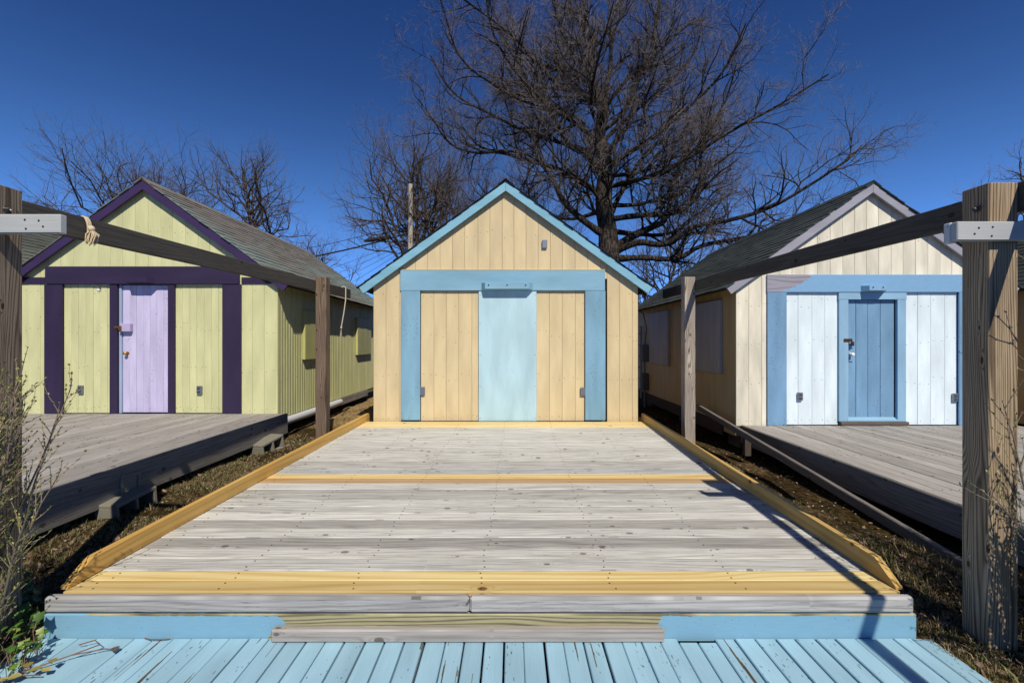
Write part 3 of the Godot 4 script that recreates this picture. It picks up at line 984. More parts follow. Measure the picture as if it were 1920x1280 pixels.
# ---------------------------------------------------------------- pergola frames
func pergola(s: float, label: String) -> void:
	var root := thing("pergola_frame", label, "pergola", Vector3.ZERO, "timber pergola frames")
	var xi := 2.27 if s > 0 else 2.47         # inner face of the near post
	var xf := 2.30 if s > 0 else 2.475        # inner face of the far post
	var w := 0.14
	var lo := func(x: float, ww: float) -> float: return minf(s * x, s * (x + ww))
	var hi := func(x: float, ww: float) -> float: return maxf(s * x, s * (x + ww))
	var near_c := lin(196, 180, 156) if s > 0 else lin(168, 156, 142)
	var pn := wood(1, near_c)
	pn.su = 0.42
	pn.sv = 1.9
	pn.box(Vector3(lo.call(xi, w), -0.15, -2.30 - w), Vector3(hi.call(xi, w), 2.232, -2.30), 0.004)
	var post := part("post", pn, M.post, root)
	for y in [2.12]:
		var bolt := MB.new()
		bolt.col = lin(150, 150, 150)
		var bx := s * (xi - 0.002)
		bolt.tube(PackedVector3Array([Vector3(bx + s * 0.01, y, -2.355), Vector3(bx - s * 0.02, y, -2.355)]), PackedFloat32Array([0.009, 0.009]), 8, true)
		bolt.tube(PackedVector3Array([Vector3(bx, y, -2.355), Vector3(bx - s * 0.006, y, -2.355)]), PackedFloat32Array([0.018, 0.018]), 6, true)
		part("bolt", bolt, M.metal, post)
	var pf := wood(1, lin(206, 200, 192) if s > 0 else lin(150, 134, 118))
	pf.su = 0.42
	pf.sv = 1.9
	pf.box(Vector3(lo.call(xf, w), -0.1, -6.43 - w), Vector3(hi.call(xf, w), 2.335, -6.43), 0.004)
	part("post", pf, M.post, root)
	# beams bolted on the outer faces; the line goes on past the viewer to a third post
	var xb := xi + w + 0.001
	var xb2 := xf + w + 0.001
	for q in [[Vector3(s * xb, 2.155, -2.37), Vector3(s * (xb2 + 0.004), 2.245, -7.85)], [Vector3(s * xb, 2.165, -2.366), Vector3(s * (xb - 0.01), 2.10, 1.75)]]:
		var a: Vector3 = q[0]
		var e: Vector3 = q[1]
		var len := (e - a).length()
		var b := wood(0, lin(96, 92, 88))
		var x := (e - a).normalized()
		var z := x.cross(Vector3.UP).normalized()
		# outward side: keep the beam clear of the posts
		var tf := Transform3D(Basis(x, z.cross(x), z), a)
		if signf(tf.basis.z.x) != s:
			b.box(Vector3(0, -0.07, -0.0385), Vector3(len, 0.07, 0.0), 0.005)
		else:
			b.box(Vector3(0, -0.07, 0.0), Vector3(len, 0.07, 0.0385), 0.005)
		part("beam", b, M.grey, root, tf)
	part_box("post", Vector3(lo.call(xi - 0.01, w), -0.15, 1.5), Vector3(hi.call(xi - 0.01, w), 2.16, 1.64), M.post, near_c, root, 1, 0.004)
	# a short painted crosspiece nailed to the front of the near post
	var cy := 1.948 if s > 0 else 1.982
	var cb := wood(0, lin(178, 182, 184))
	var x0 := s * (2.085 if s > 0 else 2.115)
	var x1 := s * (2.75 if s < 0 else 2.62)
	cb.box(Vector3(minf(x0, x1), cy, -2.298), Vector3(maxf(x0, x1), cy + 0.089, -2.262), 0.004)
	var cr := part("crosspiece", cb, M.worn, root)
	if s > 0:
		part_box("end_block", Vector3(x0 - 0.002, cy - 0.004, -2.335), Vector3(x0 + 0.033, cy + 0.092, -2.2985), M.worn, lin(200, 204, 208), cr, 1, 0.004)
	for p in [[0.16, 0.02], [0.165, 0.062], [0.10, 0.058], [0.08, 0.03]]:
		var nb := MB.new()
		nb.col = Color(0.03, 0.03, 0.03)
		var px: float = x0 + s * p[0]
		nb.tube(PackedVector3Array([Vector3(px, cy + p[1], -2.2625), Vector3(px, cy + p[1], -2.2605)]), PackedFloat32Array([0.0048, 0.0048]), 8, true)
		part("nail", nb, M.plain, cr)

func rope_things() -> void:
	# knotted rope with a frayed tassel on the lime cabin's side beam
	var k := thing("rope_knot", "frayed rope tassel knotted round the dark beam beside lime cabin", "rope", Vector3(-2.61, 2.17, -2.97))
	var b := MB.new()
	b.col = lin(196, 180, 152)
	for j in 3:
		var pts := PackedVector3Array()
		var rs := PackedFloat32Array()
		for i in 17:
			var a := TAU * i / 16.0
			pts.append(Vector3(-0.02 + 0.036 * cos(a), 0.0 + 0.088 * sin(a), -0.012 + j * 0.013 + 0.004 * sin(a * 2.0)))
			rs.append(0.0075)
		b.tube(pts, rs, 6)
	b.ball(Vector3(0.025, -0.005, 0.0), Vector3(0.022, 0.026, 0.024), 7, 10)
	part("loop", b, M.plain, k)
	var t := MB.new()
	for i in 46:
		t.col = jit(lin(190, 172, 142), 0.25)
		var a := rng.randf() * TAU
		var r := sqrt(rng.randf())
		var e := Vector3(0.025 + 0.03 * r * cos(a), -0.10 - rng.randf() * 0.035, 0.04 * r * sin(a))
		var m := Vector3(0.035 + 0.035 * r * cos(a), -0.05, 0.03 * r * sin(a)) + Vector3(rng.randf_range(-0.008, 0.008), 0, rng.randf_range(-0.008, 0.008))
		t.tube(PackedVector3Array([Vector3(0.028, -0.01, 0), m, e]), PackedFloat32Array([0.004, 0.0042, 0.0025]), 4)
	part("tassel", t, M.plain, k)
	k.scale = Vector3(0.95, 0.8, 0.8)
	var h := thing("hanging_rope", "thin pale rope hanging from the end of the dark beam", "rope", Vector3(-2.61, 2.32, -7.55))
	var g := MB.new()
	g.col = lin(188, 178, 158)
	g.tube(PackedVector3Array([Vector3(-0.05, -0.12, 0.0), Vector3(-0.052, 0.0, 0.0), Vector3(-0.02, 0.012, 0.0), Vector3(0.012, 0.0, 0.0), Vector3(0.014, -0.2, 0.01), Vector3(-0.01, -0.42, 0.03), Vector3(-0.05, -0.62, 0.02)]), PackedFloat32Array([0.008, 0.009, 0.009, 0.009, 0.009, 0.009, 0.009]), 6)
	part("strand", g, M.plain, h)
	var f := MB.new()
	f.col = lin(170, 160, 138)
	f.ball(Vector3(-0.05, -0.63, 0.02), Vector3(0.018, 0.026, 0.018), 6, 8)
	for i in 9:
		f.tube(PackedVector3Array([Vector3(-0.05, -0.64, 0.02), Vector3(-0.07 + rng.randf_range(-0.03, 0.03), -0.75 - rng.randf() * 0.06, 0.02 + rng.randf_range(-0.03, 0.03))]), PackedFloat32Array([0.005, 0.002]), 4)
	part("frayed_end", f, M.plain, h)

# ---------------------------------------------------------------- ground
func under(x: float, d: float) -> float:
	# how far a place lies under the walkway or the middle deck (0 outside, 1 well inside)
	var a := minf(minf(x + 2.36, 2.06 - x), 2.45 - d)
	var b := minf(minf(x + 2.2, 1.95 - x), d - 2.4)
	return clampf(maxf(a, b) / 0.15, 0.0, 1.0)

func drain(x: float, d: float) -> float:
	var e := x - 2.36 - 0.1 * WARP.get_noise_2d(d * 2.0, 5.0) - 0.35 * smoothstep(4.2, 3.0, d)
	return smoothstep(0.0, 0.22, e) * smoothstep(2.2, 1.0, e) * smoothstep(2.7, 3.6, d)

func ground_y(x: float, d: float) -> float:
	var y := lerpf(-0.02, 0.10, smoothstep(1.9, 3.6, d))
	y += 0.035 * WARP.get_noise_2d(x * 2.2, d * 2.2) + 0.014 * WARP.get_noise_2d(x * 9.0, d * 9.0 + 40.0)
	var pile := exp(-pow((x + 2.75) / 0.5, 2.0) - pow((d - 9.3) / 1.3, 2.0))
	y += 0.07 * pile
	# a shallow drain of dark wet soil runs between the middle deck and the cream cabin's deck
	y -= 0.2 * drain(x, d)
	return lerpf(y, -0.16, under(x, d))

func ground() -> void:
	var xs := PackedFloat32Array()
	var zs := PackedFloat32Array()
	for a in [-400.0, -200.0, -90.0, -45.0, -24.0, -14.0, -9.0, -6.0]:
		xs.append(a)
	var x := -4.5
	while x < 4.5:
		xs.append(x)
		x += 0.055
	for a in [4.6, 6.0, 9.0, 14.0, 24.0, 45.0, 90.0, 200.0, 400.0]:
		xs.append(a)
	for a in [-60.0, -20.0, -8.0, -3.0, 0.0, 0.7]:
		zs.append(a)
	var d := 1.2
	while d < 11.5:
		zs.append(d)
		d += 0.06
	for a in [12.5, 15.0, 20.0, 30.0, 50.0, 90.0, 200.0, 500.0]:
		zs.append(a)
	var b := MB.new()
	for k in zs.size():
		for j in xs.size():
			var p := Vector3(xs[j], ground_y(xs[j], zs[k]), -zs[k])
			var h := 0.05
			var n := Vector3(ground_y(xs[j] - h, zs[k]) - ground_y(xs[j] + h, zs[k]), 2.0 * h, ground_y(xs[j], zs[k] + h) - ground_y(xs[j], zs[k] - h)).normalized()
			b.v.append(p)
			b.n.append(n)
			b.t.append(Vector2(p.x, p.z))
			var sand := clampf(smoothstep(7.0, 8.2, zs[k]) * (1.0 if xs[j] < 1.0 else 0.0) + WARP.get_noise_2d(p.x * 3.0, p.z * 3.0) * 0.5, 0.0, 1.0)
			var moss := clampf(WARP.get_noise_2d(p.x * 1.4 + 31.0, p.z * 1.4) * 1.8 + 0.25, 0.0, 1.0) * (1.0 - sand)
			b.c.append(Color(0.068, 0.055, 0.042).lerp(Color(0.50, 0.42, 0.30), sand).lerp(Color(0.075, 0.07, 0.035), moss * 0.7))
	var w := xs.size()
	for k in zs.size() - 1:
		for j in w - 1:
			var a := k * w + j
			b.ix.append_array([a, a + w, a + 1, a + 1, a + w, a + w + 1])
	var o := part("ground", b, M.ground, self)
	tag(o, "", "", "", "structure")

func scatter(called: String, label: String, category: String, mesh: Mesh, m: Material, places: Array) -> void:
	var mm := MultiMesh.new()
	mm.transform_format = MultiMesh.TRANSFORM_3D
	mm.use_colors = true
	mm.mesh = mesh
	mm.instance_count = places.size()
	for k in places.size():
		mm.set_instance_transform(k, places[k][0])
		mm.set_instance_color(k, places[k][1])
	var o := MultiMeshInstance3D.new()
	o.name = called
	o.multimesh = mm
	o.material_override = m
	add_child(o)
	tag(o, label, category, "", "stuff")

func ground_cover() -> void:
	var b := MB.new()
	# a tuft of five bent blades
	for k in 5:
		var a := TAU * k / 5.0 + rng.randf()
		var out := Vector3(cos(a), 0, sin(a))
		var side := Vector3(-sin(a), 0, cos(a))
		var h := rng.randf_range(0.6, 1.0)
		var lean := rng.randf_range(0.25, 0.9)
		var p0 := out * 0.08
		var p1 := out * (0.08 + lean * 0.35) + Vector3.UP * h * 0.6
		var p2 := out * (0.08 + lean) + Vector3.UP * h * 0.85
		var i := b.v.size()
		for q in [p0 - side * 0.05, p0 + side * 0.05, p1 - side * 0.035, p1 + side * 0.035, p2]:
			b.v.append(q)
			b.n.append(side.cross(p1 - p0).normalized())
			b.t.append(Vector2.ZERO)
			b.c.append(Color(1, 1, 1))
		b.ix.append_array([i, i + 2, i + 1, i + 1, i + 2, i + 3, i + 2, i + 4, i + 3])
	var tuft := b.mesh()
	var places := []
	for k in 42000:
		var left := rng.randf() < 0.55
		var x := rng.randf_range(-3.5, -2.22) if left else rng.randf_range(1.98, 3.5)
		var d := rng.randf_range(1.3, 7.0)
		if under(x, d) > 0.0:
			continue
		if rng.randf() < drain(x, d) * 1.6:
			continue
		var thick := WARP.get_noise_2d(x * 1.6 + 70.0, d * 1.6)
		if thick < -0.18 and rng.randf() < 0.8:
			continue
		if d > 5.5 and rng.randf() < 0.6:
			continue
		var s := rng.randf_range(0.012, 0.036) * (1.5 if not left and d < 3.4 else 1.0)
		if rng.randf() < 0.03:
			s *= 2.0
		var c := Color(0.15, 0.105, 0.05).lerp(Color(0.33, 0.26, 0.14), pow(rng.randf(), 1.6))
		if rng.randf() < (0.3 if left else 0.42):
			c = Color(0.07, 0.085, 0.02).lerp(Color(0.15, 0.14, 0.045), rng.randf())
		var bs := Basis(Vector3.UP, rng.randf() * TAU) * Basis(Vector3.RIGHT, rng.randf_range(-0.6, 0.6))
		places.append([Transform3D(bs.scaled(Vector3(s, s * rng.randf_range(0.6, 1.3), s)), Vector3(x, ground_y(x, d) - 0.002, -d)), c])
	scatter("grass", "short dry grass and moss on the strips beside the middle deck", "grass", tuft, M.blade, places)
	# curled dead leaves
	var lf := MB.new()
	var rim := [Vector3(-0.5, 0.1, 0), Vector3(-0.2, 0.05, 0.28), Vector3(0.25, 0.12, 0.24), Vector3(0.6, 0.25, 0), Vector3(0.25, 0.12, -0.24), Vector3(-0.2, 0.05, -0.28)]
	for k in 6:
		for q in [Vector3(0, 0, 0), rim[k], rim[(k + 1) % 6]]:
			lf.v.append(q)
			lf.n.append(Vector3(-q.x * 0.3, 1, -q.z * 0.6).normalized())
			lf.t.append(Vector2.ZERO)
			lf.c.append(Color(1, 1, 1))
		lf.ix.append_array([k * 3, k * 3 + 2, k * 3 + 1])
	var dead := lf.mesh()
	places = []
	for k in 1500:
		var x := rng.randf_range(1.98, 3.3) if k % 4 else rng.randf_range(-3.3, -2.3)
		var d := rng.randf_range(1.3, 3.4) if k % 5 else rng.randf_range(3.0, 7.0)
		if under(x, d) > 0.0:
			continue
		var s := rng.randf_range(0.018, 0.05)
		var c := Color(0.12, 0.072, 0.045).lerp(Color(0.26, 0.175, 0.115), rng.randf())
		if rng.randf() < 0.25:
			c = Color(0.24, 0.145, 0.12)
		places.append([Transform3D(Basis.from_euler(Vector3(rng.randf_range(-0.6, 0.6), rng.randf() * TAU, rng.randf_range(-0.6, 0.6))).scaled(Vector3(s, s, s)), Vector3(x, ground_y(x, d) + 0.008, -d)), c])
	scatter("leaf_litter", "curled brown dead leaves scattered on the ground by the posts", "leaf litter", dead, M.blade, places)
	# small pale pebbles and chips
	var pb := MB.new()
	pb.ball(Vector3.ZERO, Vector3(1, 0.55, 0.8), 4, 6)
	var stone := pb.mesh()
	places = []
	for k in 900:
		var x := rng.randf_range(-3.4, -2.15) if k % 3 else rng.randf_range(2.0, 3.4)
		var d := rng.randf_range(1.6, 10.0)
		if under(x, d) > 0.0:
			continue
		var s := rng.randf_range(0.003, 0.012)
		var g := rng.randf_range(0.15, 0.42)
		places.append([Transform3D(Basis(Vector3.UP, rng.randf() * TAU).scaled(Vector3(s, s, s)), Vector3(x, ground_y(x, d) + s * 0.2, -d)), Color(g, g * 0.93, g * 0.8)])
	scatter("gravel", "small pale pebbles scattered on the bare earth", "gravel", stone, M.blade, places)

# ---------------------------------------------------------------- bare trees
# One branch as a bent, tapering tube with smaller branches along it. k holds per-level settings.
func branch(wood_b: MB, twig_b: MB, p0: Vector3, dir: Vector3, length: float, r0: float, level: int, k: Dictionary, r: RandomNumberGenerator) -> void:
	var segs: int = [6, 5, 4, 2, 1][level]
	var pts := PackedVector3Array([p0])
	var rad := PackedFloat32Array([r0])
	var d := dir.normalized()
	var p := p0
	var wig: float = k.wiggle
	for i in segs:
		d = (d + Vector3(r.randf_range(-wig, wig), r.randf_range(-wig, wig) + k.lift, r.randf_range(-wig, wig))).normalized()
		p += d * (length / segs)
		pts.append(p)
		rad.append(lerpf(r0, r0 * 0.3, float(i + 1) / segs))
	if level <= 2:
		wood_b.tube(pts, rad, 5 if level < 2 else 4)
	else:
		twig_b.tube(pts, rad, 3)
	offshoots(wood_b, twig_b, pts, rad, level, k, r)

func offshoots(wood_b: MB, twig_b: MB, pts: PackedVector3Array, rad: PackedFloat32Array, level: int, k: Dictionary, r: RandomNumberGenerator, skip := 0.18) -> void:
	if level >= int(k.depth):
		return
	var total := 0.0
	for i in pts.size() - 1:
		total += pts[i].distance_to(pts[i + 1])
	var step: float = k.step[level]
	var at := total * skip
	while at < total:
		var left := at
		var i := 0
		while i < pts.size() - 2 and left > pts[i].distance_to(pts[i + 1]):
			left -= pts[i].distance_to(pts[i + 1])
			i += 1
		var f := clampf(left / maxf(0.001, pts[i].distance_to(pts[i + 1])), 0.0, 1.0)
		var q := pts[i].lerp(pts[i + 1], f)
		var d := (pts[i + 1] - pts[i]).normalized()
		var side := d.cross(Vector3(r.randf_range(-1, 1), r.randf_range(-1, 1), r.randf_range(-1, 1))).normalized()
		var ang := r.randf_range(0.55, 1.1)
		var nd := (d * cos(ang) + side * sin(ang) + Vector3.UP * float(k.up)).normalized()
		var len: float = k.length[level] * r.randf_range(0.55, 1.3) * lerpf(1.0, 0.6, at / total)
		var rr := minf(lerpf(rad[i], rad[i + 1], f) * 0.62, float(k.radius[level]) * r.randf_range(0.7, 1.2))
		branch(wood_b, twig_b, q, nd, len, maxf(rr, 0.003), level + 1, k, r)
		at += step * r.randf_range(0.5, 1.5)

func smooth_path(a: Array, z0: float, drift: float, r: RandomNumberGenerator) -> PackedVector3Array:
	var c := Curve3D.new()
	var n := a.size() / 2
	var raw := []
	for i in n:
		raw.append(Vector3(a[i * 2], a[i * 2 + 1], z0 + drift * i / n + r.randf_range(-0.05, 0.05) * i) + Vector3(r.randf_range(-0.09, 0.09), r.randf_range(-0.09, 0.09), 0) * minf(i, 3.0) / 3.0)
	for i in n:
		var t: Vector3 = (raw[mini(n - 1, i + 1)] - raw[maxi(0, i - 1)]) / 5.0
		c.add_point(raw[i], -t, t)
	c.bake_interval = 0.3
	return c.get_baked_points()

func great_tree() -> void:
	var r := RandomNumberGenerator.new()
	r.seed = 4
	var Z := -15.0
	var trunk := [3.05, -0.2, 3.02, 1.6, 3.01, 3.46, 2.94, 4.29, 2.93, 4.95, 2.89, 5.77, 2.86, 6.60, 2.84, 7.26, 2.79, 7.92, 2.76, 8.59, 2.66, 9.25, 2.51, 9.91, 2.38, 10.57, 2.32, 11.23, 2.18, 12.06, 2.15, 13.05]
	# limbs: start radius, lean towards the viewer (+) or away (-), then x, y pairs
	var limbs := [
		[0.13, -1.0, 2.60, 9.40, 1.90, 9.90, 1.10, 10.30, 0.20, 11.0, -0.60, 11.9],
		[0.13, 1.0, 2.78, 7.30, 1.60, 7.50, 0.50, 7.70, -0.60, 8.0, -1.70, 8.7, -2.4, 9.6],
		[0.12, -1.4, 2.70, 8.95, 1.7, 9.5, 0.6, 9.9, -0.4, 10.2, -1.1, 10.7],
		[0.13, 0.8, 2.85, 7.70, 3.5, 8.3, 4.3, 8.9, 5.0, 9.5, 5.4, 10.1],
		[0.12, -1.0, 3.0, 6.60, 4.2, 6.9, 5.4, 7.4, 6.5, 7.8, 7.3, 8.2],
		[0.12, 1.2, 2.8, 8.60, 3.4, 9.3, 4.4, 10.0, 5.1, 10.6],
		[0.12, -1.6, 3.02, 5.7, 4.1, 5.9, 5.3, 6.3, 6.4, 6.6, 7.6, 7.1],
		[0.17, 0.2, 2.79, 8.59, 2.91, 9.33, 3.04, 10.07, 2.98, 10.90, 3.14, 11.73, 3.22, 12.89],
		[0.21, 1.2, 2.73, 6.73, 2.23, 7.23, 1.74, 7.43, 1.32, 7.92, 0.91, 8.50, 0.41, 8.92, -0.17, 9.58, -0.50, 10.41, -0.74, 11.23],
		[0.16, -0.8, 2.73, 6.07, 1.98, 6.57, 1.32, 6.93, 0.50, 7.15, -0.33, 7.43, -1.16, 7.63, -1.98, 8.12, -2.65, 8.92, -3.11, 9.58],
		[0.20, 0.6, 2.78, 4.83, 2.15, 5.28, 1.49, 5.81, 1.16, 6.35, 0.74, 6.90, 0.00, 7.10, -0.91, 7.35, -1.49, 7.59],
		[0.15, -1.5, 2.78, 7.02, 2.40, 7.92, 2.18, 8.55, 1.65, 9.08, 1.07, 9.58, 0.58, 10.32, 0.08, 11.23, -0.17, 12.06],
		[0.14, 1.5, 2.71, 8.75, 2.15, 8.98, 1.49, 9.08, 0.83, 9.41, 0.00, 10.11, -0.99, 10.65, -1.65, 11.07],
		[0.14, 0.4, 2.65, 9.25, 2.18, 9.99, 1.69, 10.65, 1.32, 11.56, 1.03, 12.56],
		[0.12, -2.0, 2.75, 5.53, 1.98, 5.44, 1.24, 5.69, 0.41, 5.94, -0.50, 6.27, -1.16, 6.60],
		[0.13, 2.0, 2.78, 7.59, 2.07, 7.92, 1.24, 8.17, 0.41, 8.34, -0.50, 8.50, -1.32, 9.08, -1.82, 9.91],
		[0.17, 1.0, 3.01, 5.25, 3.80, 5.31, 4.88, 5.36, 5.34, 5.56, 5.52, 6.11, 5.57, 6.93, 5.66, 7.59, 6.12, 8.42, 6.40, 9.30],
		[0.22, -0.6, 3.14, 4.37, 3.80, 4.78, 4.47, 5.11, 4.83, 5.41, 5.06, 5.94, 5.23, 6.60, 5.49, 7.26, 6.04, 8.09, 6.95, 8.80],
		[0.20, 1.6, 3.06, 4.17, 3.80, 4.50, 4.63, 4.47, 5.46, 4.78, 6.28, 4.98, 7.28, 5.31, 8.10, 5.77, 8.93, 6.27, 9.6, 6.75],
		[0.18, 0.8, 3.06, 4.02, 3.97, 4.05, 4.96, 3.99, 5.79, 4.29, 6.78, 4.53, 7.77, 4.65, 8.93, 5.11, 9.92, 5.77],
		[0.14, -1.2, 3.11, 5.49, 3.39, 6.11, 3.80, 6.77, 4.07, 7.26, 4.63, 7.84, 5.37, 8.22, 6.20, 8.75, 7.10, 9.3],
		[0.14, 1.8, 2.98, 6.90, 3.64, 7.26, 4.30, 7.56, 4.99, 8.09, 5.62, 8.75, 6.05, 9.7],
		[0.16, -0.4, 2.94, 7.10, 3.14, 7.63, 3.44, 8.09, 3.80, 8.62, 3.90, 9.58, 4.33, 10.57, 4.66, 11.56, 4.80, 12.39],
		[0.12, 1.2, 2.88, 8.06, 3.27, 8.34, 3.61, 8.92, 3.97, 9.91, 4.07, 11.07, 4.22, 12.06],
		[0.15, -2.2, 3.04, 4.91, 3.97, 4.95, 5.13, 5.11, 6.28, 5.69, 7.28, 6.44, 8.27, 7.1],
		[0.13, 2.2, 2.98, 6.27, 3.97, 6.35, 4.96, 6.77, 5.95, 7.10, 6.95, 7.59, 7.94, 8.2]]
	var k := {"wiggle": 0.44, "lift": 0.05, "up": 0.16, "depth": 4, "step": [0.32, 0.20, 0.12, 0.14], "length": [2.1, 1.1, 0.52, 0.24], "radius": [0.045, 0.021, 0.0105, 0.007]}
	var root := thing("bare_tree", "great bare spreading tree towering behind the peach cabin", "tree", Vector3.ZERO, "bare trees behind the cabins")
	var tb := MB.new()
	tb.col = Color(0.09, 0.078, 0.067)
	var tp := smooth_path(trunk, Z, 0.0, r)
	var tr := PackedFloat32Array()
	for p in tp:
		var f := clampf((p.y - 3.4) / 9.6, 0.0, 1.0)
		tr.append(lerpf(0.37, 0.05, pow(f, 0.75)) + 0.2 * exp(-maxf(0.0, p.y) * 2.0))
	tb.tube(tp, tr, 14)
	part("trunk", tb, M.bark, root)
	var lb := MB.new()
	lb.col = Color(0.085, 0.074, 0.064)
	var tw := MB.new()
	tw.col = Color(0.165, 0.14, 0.13)
	for l in limbs:
		var pts := smooth_path(l.slice(2), Z, l[1] * 1.5, r)
		var rad := PackedFloat32Array()
		for i in pts.size():
			rad.append(lerpf(l[0] * 0.62, 0.018, pow(float(i) / pts.size(), 0.7)) * r.randf_range(0.92, 1.1))
		var one := MB.new()
		one.col = lb.col
		one.tube(pts, rad, 9)
		part("limb", one, M.bark, root)
		offshoots(lb, tw, pts, rad, 0, k, r)
	offshoots(lb, tw, tp.slice(int(tp.size() * 0.35)), tr.slice(int(tr.size() * 0.35)), 0, k, r, 0.3)
	# limbs that lean straight to and from the viewer fill the crown
	for i in 8:
		var y := r.randf_range(5.0, 9.0)
		var a := (1.0 if i % 2 else -1.0) * PI / 2 + r.randf_range(-0.6, 0.6)
		var p0 := Vector3(2.8, y, Z)
		var k2 := k.duplicate()
		k2.lift = 0.12
		branch(lb, tw, p0, Vector3(cos(a), 0.5, sin(a)), r.randf_range(2.6, 4.4), 0.06, 0, k2, r)
	part("branches", lb, M.bark, root)
	part("twigs", tw, M.twig, root)

func bare_tree(label: String, at: Vector3, height: float, spread: float, r0: float, sd: int, o := {}) -> void:
	var r := RandomNumberGenerator.new()
	r.seed = sd
	var k := {"wiggle": 0.46, "lift": 0.05, "up": 0.14, "depth": int(o.get("depth", 4)), "step": [0.5, 0.34, 0.2, 0.22], "length": [spread * 0.42, spread * 0.22, 0.55, 0.24], "radius": [0.055, 0.028, 0.018, 0.013]}
	k.merge(o.get("k", {}), true)
	var root := thing("bare_tree", label, "tree", at, "bare trees behind the cabins")
	var pts := PackedVector3Array()
	var rad := PackedFloat32Array()
	var p := Vector3(0, -0.2, 0)
	var d := Vector3(o.get("lean", 0.0), 1, 0).normalized()
	var n := 14
	for i in n + 1:
		pts.append(p)
		rad.append(lerpf(r0, 0.03, pow(float(i) / n, 0.8)))
		p += d * (height * 0.92 / n)
		d = (d + Vector3(r.randf_range(-0.12, 0.12), 0.12, r.randf_range(-0.12, 0.12))).normalized()
	var tb := MB.new()
	tb.col = Color(0.12, 0.105, 0.09)
	tb.tube(pts, rad, 9)
	part("trunk", tb, M.bark, root)
	var lb := MB.new()
	lb.col = Color(0.12, 0.105, 0.092)
	var tw := MB.new()
	tw.col = o.get("twig", Color(0.165, 0.135, 0.12))
	var limbs := int(o.get("limbs", 16))
	var low: float = o.get("low", 0.3)
	for i in limbs:
		var f := lerpf(low, 0.93, float(i) / limbs)
		var j := int(f * n)
		var q := pts[j].lerp(pts[mini(n, j + 1)], f * n - j)
		var a := i * 2.4 + r.randf_range(-0.4, 0.4)
		var k2 := k.duplicate()
		k2.lift = 0.1
		var reach := spread * (0.62 * sin(PI * clampf(0.2 + f * 0.78, 0.0, 1.0)) + 0.15) * r.randf_range(0.75, 1.15)
		branch(lb, tw, q, Vector3(cos(a), lerpf(0.25, 1.1, f), sin(a) * 0.8), reach, maxf(0.05, rad[j] * 0.72), 0, k2, r)
	offshoots(lb, tw, pts, rad, 0, k, r, 0.5)
	part("branches", lb, M.bark, root)
	part("twigs", tw, M.twig, root)

# ---------------------------------------------------------------- shrubs, ivy, vine
func leaf_shape(b: MB, at: Vector3, along: Vector3, up: Vector3, l: float, w: float) -> void:
	var s := along.cross(up).normalized()
	var n := s.cross(along).normalized()
	var rows := [[0.0, 0.05], [0.3, 0.5], [0.6, 0.42], [1.0, 0.0]]
	var i := b.v.size()
	for q in rows:
		for e in [-1.0, 0.0, 1.0]:
			b.v.append(at + along * (l * q[0]) + s * (e * w * q[1]) + n * (absf(e) * w * 0.12 - l * 0.15 * q[0] * q[0]))
			b.n.append((n - s * e * 0.3).normalized())
			b.t.append(Vector2(q[0], e))
			b.c.append(b.col)
	for a in 3:
		for c in 2:
			var j := i + a * 3 + c
			b.ix.append_array([j, j + 3, j + 1, j + 1, j + 3, j + 4])

func shrub(label: String, base: Vector3, stems: Array, sd: int, twig_len: float) -> void:
	var r := RandomNumberGenerator.new()
	r.seed = sd
	var root := thing("shrub", label, "shrub", base, "budding shrubs by the posts")
	var st := MB.new()
	st.col = Color(0.16, 0.125, 0.09)
	var tw := MB.new()
	tw.col = Color(0.24, 0.185, 0.12)
	var lf := MB.new()
	for s in stems:
		var d := Vector3(s[0], s[1], s[2]).normalized()
		var len: float = s[3]
		var p := Vector3(r.randf_range(-0.08, 0.08), -0.03, r.randf_range(-0.08, 0.08))
		var pts := PackedVector3Array([p])
		var rad := PackedFloat32Array([0.009])
		for i in 7:
			d = (d + Vector3(r.randf_range(-0.09, 0.09), r.randf_range(-0.08, 0.08), r.randf_range(-0.09, 0.09))).normalized()
			p += d * len / 7.0
			pts.append(p)
			rad.append(lerpf(0.009, 0.002, (i + 1) / 7.0))
		st.tube(pts, rad, 6)
		for i in range(2, 8):
			for q in 5:
				var f := pts[i - 1].lerp(pts[i], r.randf())
				var dd := (pts[i] - pts[i - 1]).normalized()
				var side := dd.cross(Vector3(r.randf_range(-1, 1), r.randf_range(-1, 1), r.randf_range(-1, 1))).normalized()
				var nd := (dd + side * r.randf_range(0.5, 1.0) + Vector3.UP * 0.15).normalized()
				var tl := twig_len * r.randf_range(0.5, 1.3)
				var t0 := f
				var tp := PackedVector3Array([t0])
				for e in 3:
					nd = (nd + Vector3(r.randf_range(-0.2, 0.2), r.randf_range(-0.15, 0.2), r.randf_range(-0.2, 0.2))).normalized()
					t0 += nd * tl / 3.0
					tp.append(t0)
					for g in 3:
						lf.col = Color(0.22, 0.25, 0.05).lerp(Color(0.36, 0.36, 0.09), r.randf())
						if r.randf() < 0.25:
							lf.col = Color(0.17, 0.11, 0.07)
						var o := Vector3(r.randf_range(-1, 1), r.randf_range(0.0, 1.2), r.randf_range(-1, 1)).normalized()
						leaf_shape(lf, t0, (nd + o * 0.8).normalized(), Vector3.UP, r.randf_range(0.008, 0.018), r.randf_range(0.006, 0.012))
				tw.tube(tp, PackedFloat32Array([0.0026, 0.0022, 0.0018, 0.0012]), 4)
	part("stems", st, M.plain, root)
	part("twigs", tw, M.plain, root)
	part("foliage", lf, M.leaf, root)

